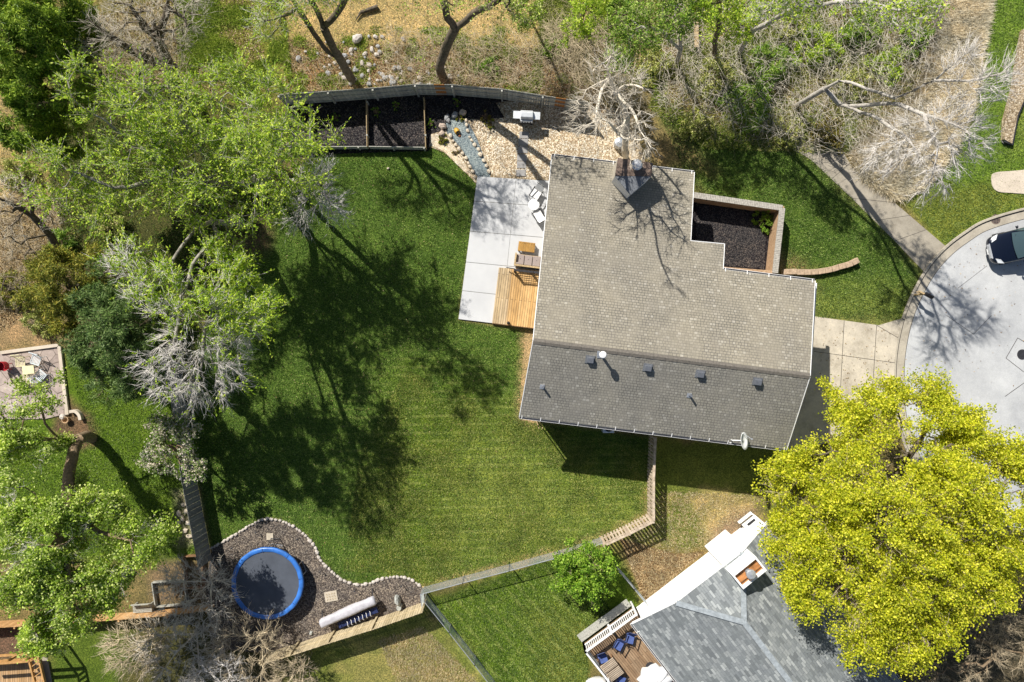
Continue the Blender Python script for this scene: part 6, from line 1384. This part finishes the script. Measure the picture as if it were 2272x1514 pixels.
for i, (x, y, r, h, mt, nn_, lb) in enumerate((
        (1655, 235, 55, 1.9, 'L_mid', 9000, 'bright green round bush in the woods nearest the big roof'), (1700, 150, 48, 2.0, 'L_mid', 7000, 'green bush above the bright round bush'), (1585, 175, 45, 1.5, 'L_brush', 5000, 'olive bush left of the bright round bush'),
        (1800, 110, 50, 1.8, 'L_willow', 6000, 'light green bush in the middle of the right woods'), (1900, 75, 45, 1.6, 'L_mid', 5000, 'green bush high in the right woods'), (1830, 300, 42, 1.3, 'L_gold', 5500, 'bronze gold bush at the lower edge of the right woods'),
        (1880, 190, 45, 1.4, 'L_brush', 5000, 'olive bush under the pale leaning limbs'), (1750, 60, 42, 1.6, 'L_brush', 4500, 'olive bush beside the top pale limb'), (1450, 150, 40, 1.3, 'L_brush', 4500, 'olive bush between bare tree and standing plank'),
        (1230, 110, 30, .9, 'L_mid', 2600, 'small green bush on the leaf litter bank'), (1380, 30, 45, 1.5, 'L_mid', 5000, 'green bush at the top edge above the bare tree'), (1085, 152, 26, .6, 'L_round', 1800, 'small dark green plant right of the forked trunk'),
        (1960, 150, 42, 1.3, 'L_willow', 4500, 'yellow green bush beside the bleached grass band'), (1640, 30, 42, 1.5, 'L_brush', 4500, 'olive bush right of the thin double trunk'), (2020, 90, 42, 1.2, 'L_mid', 4500, 'green bush against the bleached grass band at the top right'),
        (48, 395, 42, 1.5, 'L_brush', 5000, 'olive bush at the left edge above the dark curving limb'), (150, 545, 36, 1.3, 'L_mid', 3800, 'green bush at the foot of the dark curving limb'), (28, 650, 42, 1.4, 'L_juniper', 5000, 'dark olive bush at the left edge above the stone terrace'), (95, 715, 34, 1.1, 'L_brush', 3500, 'olive bush directly above the stone terrace'), (250, 500, 42, 1.0, 'L_brush', 4000, 'olive bush in shade under the big fresh green tree'),
        (1745, 300, 38, 1.1, 'L_brush', 4000, 'low olive bush between the round bush and bronze bush'), (1540, 280, 40, 1.1, 'L_brush', 4000, 'low olive bush above the shaded side lawn'))):
    shrub('bush', lb, x, y, r, h * .8, M[mt], int(nn_ * .75), .115, 100 + i, bark=M['twigtan'])
# --- left lower trees
tree('leafy_tree', 'thick trunked tree with pale green leafy crown at the lower left', 'tree',
     [[(205, 972, 0), (190, 968, 1.0), (172, 975, 2.0)], [(172, 975, 2.0), (130, 972, 3.2), (95, 975, 4.5), (50, 960, 6), (20, 950, 7)], [(172, 975, 2.0), (163, 1000, 3), (155, 1040, 4), (150, 1085, 5), (140, 1140, 6.5), (130, 1200, 7.5), (150, 1260, 8)], [(172, 975, 2.0), (150, 985, 3), (110, 1000, 4.2), (80, 1040, 5)], [(155, 1040, 4), (165, 1070, 4.4), (170, 1105, 5)], [(130, 972, 3.2), (100, 940, 4.5), (90, 890, 5.5)], [(140, 1140, 6.5), (220, 1180, 7), (290, 1200, 7.4)], [(130, 1200, 7.5), (70, 1250, 8.4), (60, 1330, 8.6)], [(150, 1260, 8), (160, 1340, 8.4)]],
     [(110, 1190, 8, 75, 1.5), (210, 1150, 7, 60, 1.2), (300, 1210, 7, 55, 1.0), (60, 1290, 8.5, 60, 1.2), (170, 1310, 8, 70, 1.3), (240, 1290, 7.4, 55, 1.0), (110, 1400, 8, 50, 1.0), (40, 1120, 8, 50, 1.2), (30, 1000, 7, 45, 1.0), (60, 900, 6, 48, 1.0), (15, 880, 6, 25, .8), (350, 1180, 6.4, 28, .7), (100, 868, 5.4, 20, .5), (20, 930, 7, 40, 1.0)],
     480, .33, M['barkbrown'], M['twiggrey'], M['L_pale'], dict(k=4, len=.7, sub=3, sublen=.4, r=.008, thr=.026), dict(n=95000, size=.125, aspect=.75, spread=.12, mask=lambda A: np.clip(vnoise(A[:, 0], A[:, 1], 1.6, 8) * 1.6 + .55, .02, 1)), seed=51)
tree('blossom_tree', 'small white-pink blossoming tree leaning over the dark side fence', 'tree', [[(400, 985, 0), (396, 990, 1.4), (390, 1000, 2.6)]], [(395, 965, 3.6, 42, .7), (420, 1030, 3.6, 32, .6), (355, 1010, 3.8, 34, .6), (360, 950, 3.6, 30, .6)], 120, .10, M['barkbrown'], M['twigtan'], M['L_blossom'], dict(k=3, len=.5, sub=3, sublen=.3, thr=.03), dict(n=9000, size=.11, aspect=.8), seed=52)
tree('round_tree', 'compact round bright green tree at the corner of the lower lawn', 'tree', [[(1290, 1262, 0), (1291, 1264, 1.0), (1293, 1268, 1.6)]], [(1296, 1268, 2.6, 48, 1.0), (1268, 1246, 2.3, 36, .8), (1348, 1262, 2.0, 16, .5), (1245, 1300, 2.0, 14, .5), (1316, 1330, 1.8, 16, .5), (1325, 1250, 2.3, 34, .8), (1310, 1300, 2.3, 36, .8), (1265, 1290, 2.2, 32, .8), (1290, 1235, 2.0, 30, .7)], 190, .11, M['barkbrown'], M['twigtan'], M['L_round'], dict(k=3, len=.4, sub=3, sublen=.25, thr=.03), dict(n=20000, size=.125, aspect=.7, spread=.10, mask=lambda A: np.clip(vnoise(A[:, 0], A[:, 1], 2.4, 3) * 1.3 + .6, .02, 1)), seed=53)
# --- bare brush at the bottom left
for i, (x, y, z, r, lb, mt) in enumerate(((435, 1320, 2.8, 92, 'bare tan branching shrub reaching over the trampoline edge', 'twigpale'), (400, 1440, 2.4, 105, 'bare tan shrub at the bottom edge left of the trampoline bed', 'twigpale'), (545, 1440, 2.2, 90, 'bare tan shrub below the left end of the tan plank fence', 'twigtan'), (300, 1440, 2.0, 70, 'bare tan shrub nearest the pergola at the bottom edge', 'twigtan'), (650, 1500, 1.6, 50, 'sparse bare shrub at the bottom edge right of the other bare shrubs', 'twigtan'), (480, 1510, 2.4, 70, 'pale bare shrub lowest at the bottom edge', 'twiggrey'))):
    bx, by = x + (CX - x) * .05, y + (CY - y) * .05
    tree('bare_shrub', lb, 'shrub', [[(bx, by, 0), (bx, by, .4), (x, y, 1.0)], [(bx, by, .4), (x - r * .5, y - r * .3, z * .8)], [(bx, by, .4), (x + r * .5, y - r * .4, z * .8)], [(bx, by, .4), (x + r * .4, y + r * .4, z * .8)], [(bx, by, .4), (x - r * .4, y + r * .5, z * .8)]],
         [(x, y, z, r, .9), (x - r * .45, y, z * .8, r * .6, .7), (x + r * .45, y, z * .8, r * .6, .7)], 190, .07, M[mt], M[mt], None, dict(k=3, len=.75, sub=3, sublen=.4, r=.014, out=.8, rnd=.45, thr=.03), tipr=.013, seed=60 + i, group='bare shrubs at the lower left', step=.3)
tree('bare_tree', 'dark curving limbed bare tree coming in from the left edge above the olive juniper', 'tree', [[(150, 590, 0), (140, 575, 1.2), (110, 520, 3.2), (70, 478, 4.5), (20, 450, 5.6), (-30, 430, 6.5)], [(110, 520, 3.2), (60, 530, 4.2), (20, 560, 5)], [(70, 478, 4.5), (60, 430, 5.6)]],
     [(30, 420, 6, 45, .9), (20, 500, 5.5, 40, .8), (110, 480, 4.5, 35, .7)], 110, .20, M['bark'], M['twigpale'], None, dict(k=3, len=.8, sub=3, sublen=.4, r=.011, rnd=.6), seed=77)
for i, (x, y, r) in enumerate(((60, 560, 50), (20, 640, 45), (40, 460, 40))):
    tree('bare_shrub', ('bare brown shrub on straw ground left of the olive juniper', 'bare brown shrub at the left edge below the other bare shrubs', 'dark limbed bare shrub highest on the left edge')[i], 'shrub', [[(x + 20, y + 5, 0), (x + 10, y, 1.2), (x, y, 2.4)]], [(x, y, 3.2, r, .8)], 60, .08, M['bark'], M['twigtan'], None, dict(k=4, len=.6, sub=3, sublen=.3, r=.008), seed=70 + i, step=.3)
tree('bare_tree', 'bare brown branching tree at the lower right corner beyond the yellow green crown', 'tree', [[(2140, 1400, 0), (2170, 1420, 1.5), (2220, 1440, 3), (2300, 1450, 5)], [(2170, 1420, 1.5), (2200, 1370, 3.2), (2240, 1330, 4.5)], [(2220, 1440, 3), (2180, 1480, 4)]],
     [(2220, 1360, 4, 55, 1.0), (2170, 1440, 3.4, 55, 1.0), (2250, 1430, 4.4, 55, 1.0), (2130, 1500, 3, 50, .9), (2060, 1490, 2.4, 40, .7)], 220, .15, M['barkbrown'], M['twigtan'], None, dict(k=5, len=.7, sub=4, sublen=.35, r=.0085, sub2=1), seed=66)
# --- the yellow green maple
tree('maple_tree', 'very large yellow green leafy tree covering the lower right between the houses and the road', 'tree',
     [[(1890, 1120, 0), (1895, 1125, 1.8), (1905, 1135, 3.0)], [(1905, 1135, 3.0), (1850, 1080, 5), (1800, 1010, 6.5)], [(1905, 1135, 3.0), (1980, 1060, 5), (2040, 980, 6.5), (2080, 920, 7)], [(1905, 1135, 3.0), (2000, 1150, 5), (2100, 1150, 7), (2200, 1140, 8)], [(1905, 1135, 3.0), (1900, 1200, 5), (1880, 1300, 7)], [(1905, 1135, 3.0), (1970, 1220, 5.5), (2030, 1310, 7.5)], [(1905, 1135, 3.0), (1820, 1150, 5), (1760, 1130, 6)], [(1905, 1135, 3.0), (1950, 1160, 6), (1990, 1180, 9)]],
     [(1990, 1160, 9, 110, 1.6), (1860, 1010, 6.5, 90, 1.3), (1790, 1090, 6, 80, 1.2), (1960, 950, 6.5, 75, 1.1), (2080, 960, 6.8, 80, 1.2), (2170, 1050, 7.4, 85, 1.3), (2200, 1170, 7.8, 85, 1.3), (2100, 1100, 8.6, 90, 1.4), (1830, 1200, 7, 90, 1.3), (1800, 1290, 6.8, 60, 1.0), (1930, 1300, 7.8, 95, 1.4), (2060, 1290, 8.4, 90, 1.3), (2150, 1270, 7.8, 70, 1.1), (1940, 1390, 7.4, 75, 1.1), (2040, 1400, 7.6, 70, 1.0), (1890, 1100, 8, 90, 1.4), (2050, 880, 6.2, 40, .8), (1870, 890, 5.6, 32, .7), (1730, 1080, 5.4, 40, .8), (1760, 1190, 6, 50, .9), (2120, 1330, 7.4, 45, .8), (1990, 1440, 7, 40, .7), (2250, 1110, 8, 45, 1.0), (2150, 990, 7, 60, 1.1), (2230, 1040, 7.4, 50, 1.0), (1960, 890, 5.8, 40, .8), (2260, 1230, 7.6, 50, 1.0), (2210, 1290, 7.4, 45, .9)],
     1020, .38, M['bark'], M['twigtan'], M['L_maple'], dict(k=3, len=.95, sub=4, sublen=.5, r=.010, thr=.026, up=.3), dict(n=230000, size=.115, aspect=.75, spread=.15, up=.8, mask=lambda A: np.clip(vnoise(A[:, 0], A[:, 1], 2.6, 6) * 1.2 + .55, .03, 1) * np.clip(vnoise(A[:, 0], A[:, 1], .8, 33) * 1.1 + 1.0, .25, 1)), seed=80)
print('twig verts', TWT)
# --- garden plants
for i, (x, y, r, h, mt, n_, lb) in enumerate(((1690, 488, 24, .75, 'L_round', 2600, 'bright green shrub in the corner of the dark courtyard bed'), (983, 313, 15, .25, 'L_juniper', 900, 'low olive mound plant left of the pebble stream'), (1022, 262, 12, .2, 'L_juniper', 700, 'low dark mound plant at the stream head'),
        (1013, 231, 9, .35, 'L_round', 350, 'small green plant against the curved fence above the stream'), (957, 276, 9, .3, 'L_round', 350, 'small green plant right of the compartment frame'), (1078, 262, 14, .4, 'L_gold', 500, 'sparse bronze plant on the dark mulch'), (1088, 276, 12, .4, 'L_juniper', 500, 'dark green plant at the gravel corner'),
        (836, 249, 11, .3, 'L_round', 300, 'dim green plant in the middle compartment'), (880, 236, 9, .3, 'L_round', 250, 'dim green plant by the fence in the right compartment'), (745, 262, 12, .3, 'L_mid', 350, 'dim green plant in the left compartment'), (1010, 340, 8, .2, 'L_gold', 250, 'rust brown tuft on the gravel left of the stream'))):
    shrub('garden_plant', lb, x, y, r, h, M[mt], n_, .07, 200 + i, cat='plant', spiky=1)
# --- undergrowth
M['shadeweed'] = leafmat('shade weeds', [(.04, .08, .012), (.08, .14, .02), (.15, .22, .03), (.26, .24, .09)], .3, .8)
WOODR = [[(1190, -60), (1560, -60), (1560, 200), (1300, 190), (1200, 120)], [(1500, -60), (2080, -60), (2060, 120), (1960, 330), (1820, 340), (1560, 330), (1440, 240)]]
blades('shade_weeds', [[(120, 120), (420, 210), (620, 260), (600, 460), (500, 560), (430, 900), (300, 860), (170, 640), (110, 400)]], 50000, (.08, .25), .06, M['shadeweed'], 308, 1.3, dens=lambda x, y: np.clip(vnoise(x, y, .8, 41) + .6, .05, 1))
blades('undergrowth', WOODR, 80000, (.10, .30), .055, M['L_brush'], 301, 1.2, dens=lambda x, y: np.clip(vnoise(x, y, .9, 30) * 1.2 + .5, .03, 1))
blades('weeds', WOODR + [[(380, -60), (620, -60), (650, 190), (560, 220), (400, 160)]], 130000, (.08, .24), .065, M['weed'], 302, 1.2, dens=lambda x, y: np.clip(vnoise(x, y, .9, 31) * 1.6 + .5, .0, 1))
blades('leaf_litter', WOODR + [[(640, 90), (1290, 110), (1330, 235), (1100, 195), (640, 205)], [(200, 40), (560, -60), (600, 200), (300, 220)], [(0, 440), (160, 430), (160, 640), (0, 740)], [(1375, 1195), (1500, 1230), (1560, 1225), (1430, 1335)]], 60000, (.05, .13), .08, M['litterleaf'], 303, 1.55)
blades('bleached_grass', [[(2085, -60), (2200, -60), (2175, 90), (2150, 230), (2110, 330), (2060, 400), (1990, 440), (1920, 400), (1890, 340), (1960, 290), (2040, 200), (2070, 100)]], 130000, (.3, .75), .065, M['L_plume'], 304, 1.5, clump=18, tmin=.45)
blades('bleached_grass_patch', [[(1990, 40), (2080, -20), (2080, 200), (1990, 330), (1900, 330), (1900, 260)]], 16000, (.2, .5), .03, M['strawblade'], 305, 1.2, clump=12)
def sticks(name, polys, n, ln, r, mat, seed, z=.3):
    rg = np.random.default_rng(seed); p = pts_in(polys, n, rg); k = len(p); a = rg.uniform(0, 2 * np.pi, k); L = rg.uniform(ln[0], ln[1], k); p0 = np.concatenate([p, rg.uniform(0, z, (k, 1))], 1)
    p1 = p0 + np.stack([np.cos(a) * L, np.sin(a) * L, rg.uniform(-.1, .5, k) * L], -1); p1[:, 2] = np.maximum(p1[:, 2], .02); v, f = cones(p0, p1, np.full(k, r)); o = raw_mesh(name, v, f3=f, mat=mat); return tag(o, kind='stuff')
sticks('fallen_twigs', WOODR + [[(640, 120), (1290, 110), (1400, 245), (1100, 195), (640, 205)], [(200, 40), (420, 30), (420, 200), (220, 200)], [(0, 440), (140, 430), (160, 640), (0, 700)]], 5500, (.3, 1.2), .008, M['twigtan'], 306)
sticks('brush_twigs', [[(1500, -60), (2080, -60), (2060, 120), (1990, 400), (1820, 350), (1440, 240)]], 6000, (.5, 1.7), .011, M['twigpale'], 307, 1.5)
blades('bank_weeds', [[(640, 60), (1290, 60), (1310, 230), (1100, 195), (640, 205)]], 16000, (.08, .22), .06, M['weed'], 310, 1.3, dens=lambda x, y: np.clip(vnoise(x, y, 1.3, 52) * 1.5 + .1, .03, 1))
blades('lawn_litter', [LAWN], 2600, (.05, .10), .06, M['litterleaf'], 311, 1.5)
blades('road_litter', [[(2010, 720), (2060, 610), (2140, 540), (2270, 500), (2270, 860), (2000, 850)], [(1830, 720), (1980, 730), (1975, 860), (1810, 850)]], 260, (.05, .12), .07, M['litterleaf'], 312, 1.55, z=.035)
sticks('bank_twigs', [[(860, 70), (1290, 90), (1300, 225), (1100, 195), (860, 190)], [(1200, 60), (1330, 60), (1440, 250), (1300, 225)]], 4200, (.4, 1.4), .010, M['twigtan'], 309, 1.0)
# loose pebbles on the gravel
def pebbles(name, polys, n, r, mat, seed, z):
    rg = np.random.default_rng(seed); p = pts_in(polys, n, rg); k = len(p); R_ = rg.uniform(r * .6, r * 1.4, k)[:, None]; a = rg.uniform(0, 6.28, k); c = np.concatenate([p, np.full((k, 1), z)], 1)
    ax = np.stack([np.cos(a), np.sin(a), 0 * a], -1) * R_ * 1.25; ay = np.stack([-np.sin(a), np.cos(a), 0 * a], -1) * R_; az = np.array([[0, 0, 1]]) * R_ * .7
    v = np.stack([c + ax, c + ay, c - ax, c - ay, c + az], 1).reshape(-1, 3); b = (np.arange(k) * 5)[:, None]; f = np.concatenate([b + np.array([[i, (i + 1) % 4, 4]]) for i in range(4)]); o = raw_mesh(name, v, f3=f, mat=mat); return tag(o, kind='stuff')
M['peb'] = leafmat('pebbles', [(.30, .20, .12), (.48, .37, .24), (.64, .54, .40), (.78, .72, .62)], 0, 1.0); M['pebb'] = leafmat('blue pebbles', [(.10, .13, .15), (.20, .25, .27), (.34, .38, .38)], 0, 1.0); M['chip'] = leafmat('mulch chips', [(.03, .025, .025), (.08, .065, .06), (.17, .14, .12), (.30, .25, .20)], 0, 1.0); M['chipd'] = leafmat('dark shaded mulch chips', [(.012, .011, .013), (.022, .02, .022), (.04, .035, .036), (.11, .09, .08)], 0, 1.0)
pebbles('loose_gravel', [[(1050, 275), (1120, 262), (1110, 232), (1180, 220), (1390, 250), (1420, 370), (1230, 395), (1095, 388), (1060, 300)], [(955, 300), (990, 300), (1048, 392), (1030, 380), (985, 335), (955, 322)]], 26000, .034, M['peb'], 401, .036)
pebbles('loose_blue_pebbles', [[(1000, 268), (1030, 268), (1055, 315), (1070, 350), (1084, 388), (1062, 390), (1035, 345), (1005, 300)]], 3500, .028, M['pebb'], 402, .043)
pebbles('mulch_chips', [BEDEDGE + [(940, 1336), (850, 1375), (640, 1436), (480, 1430), (470, 1300)]], 20000, .032, M['chip'], 403, .03)
pebbles('dark_shaded_mulch_chips', [[(650, 215), (900, 205), (1110, 215), (1110, 262), (1060, 290), (960, 290), (940, 320), (650, 322)], [(1545, 450), (1700, 465), (1695, 595), (1610, 590), (1605, 545), (1545, 535)]], 16000, .03, M['chipd'], 404, .03)  # dark chips, colour deepened further to carry the courtyard's shade

for o in list(S.objects):                              # drop stone shapes that were never placed
    if o.type == 'MESH' and o.parent is None and not o.get('label') and not o.get('kind'): bpy.data.objects.remove(o)
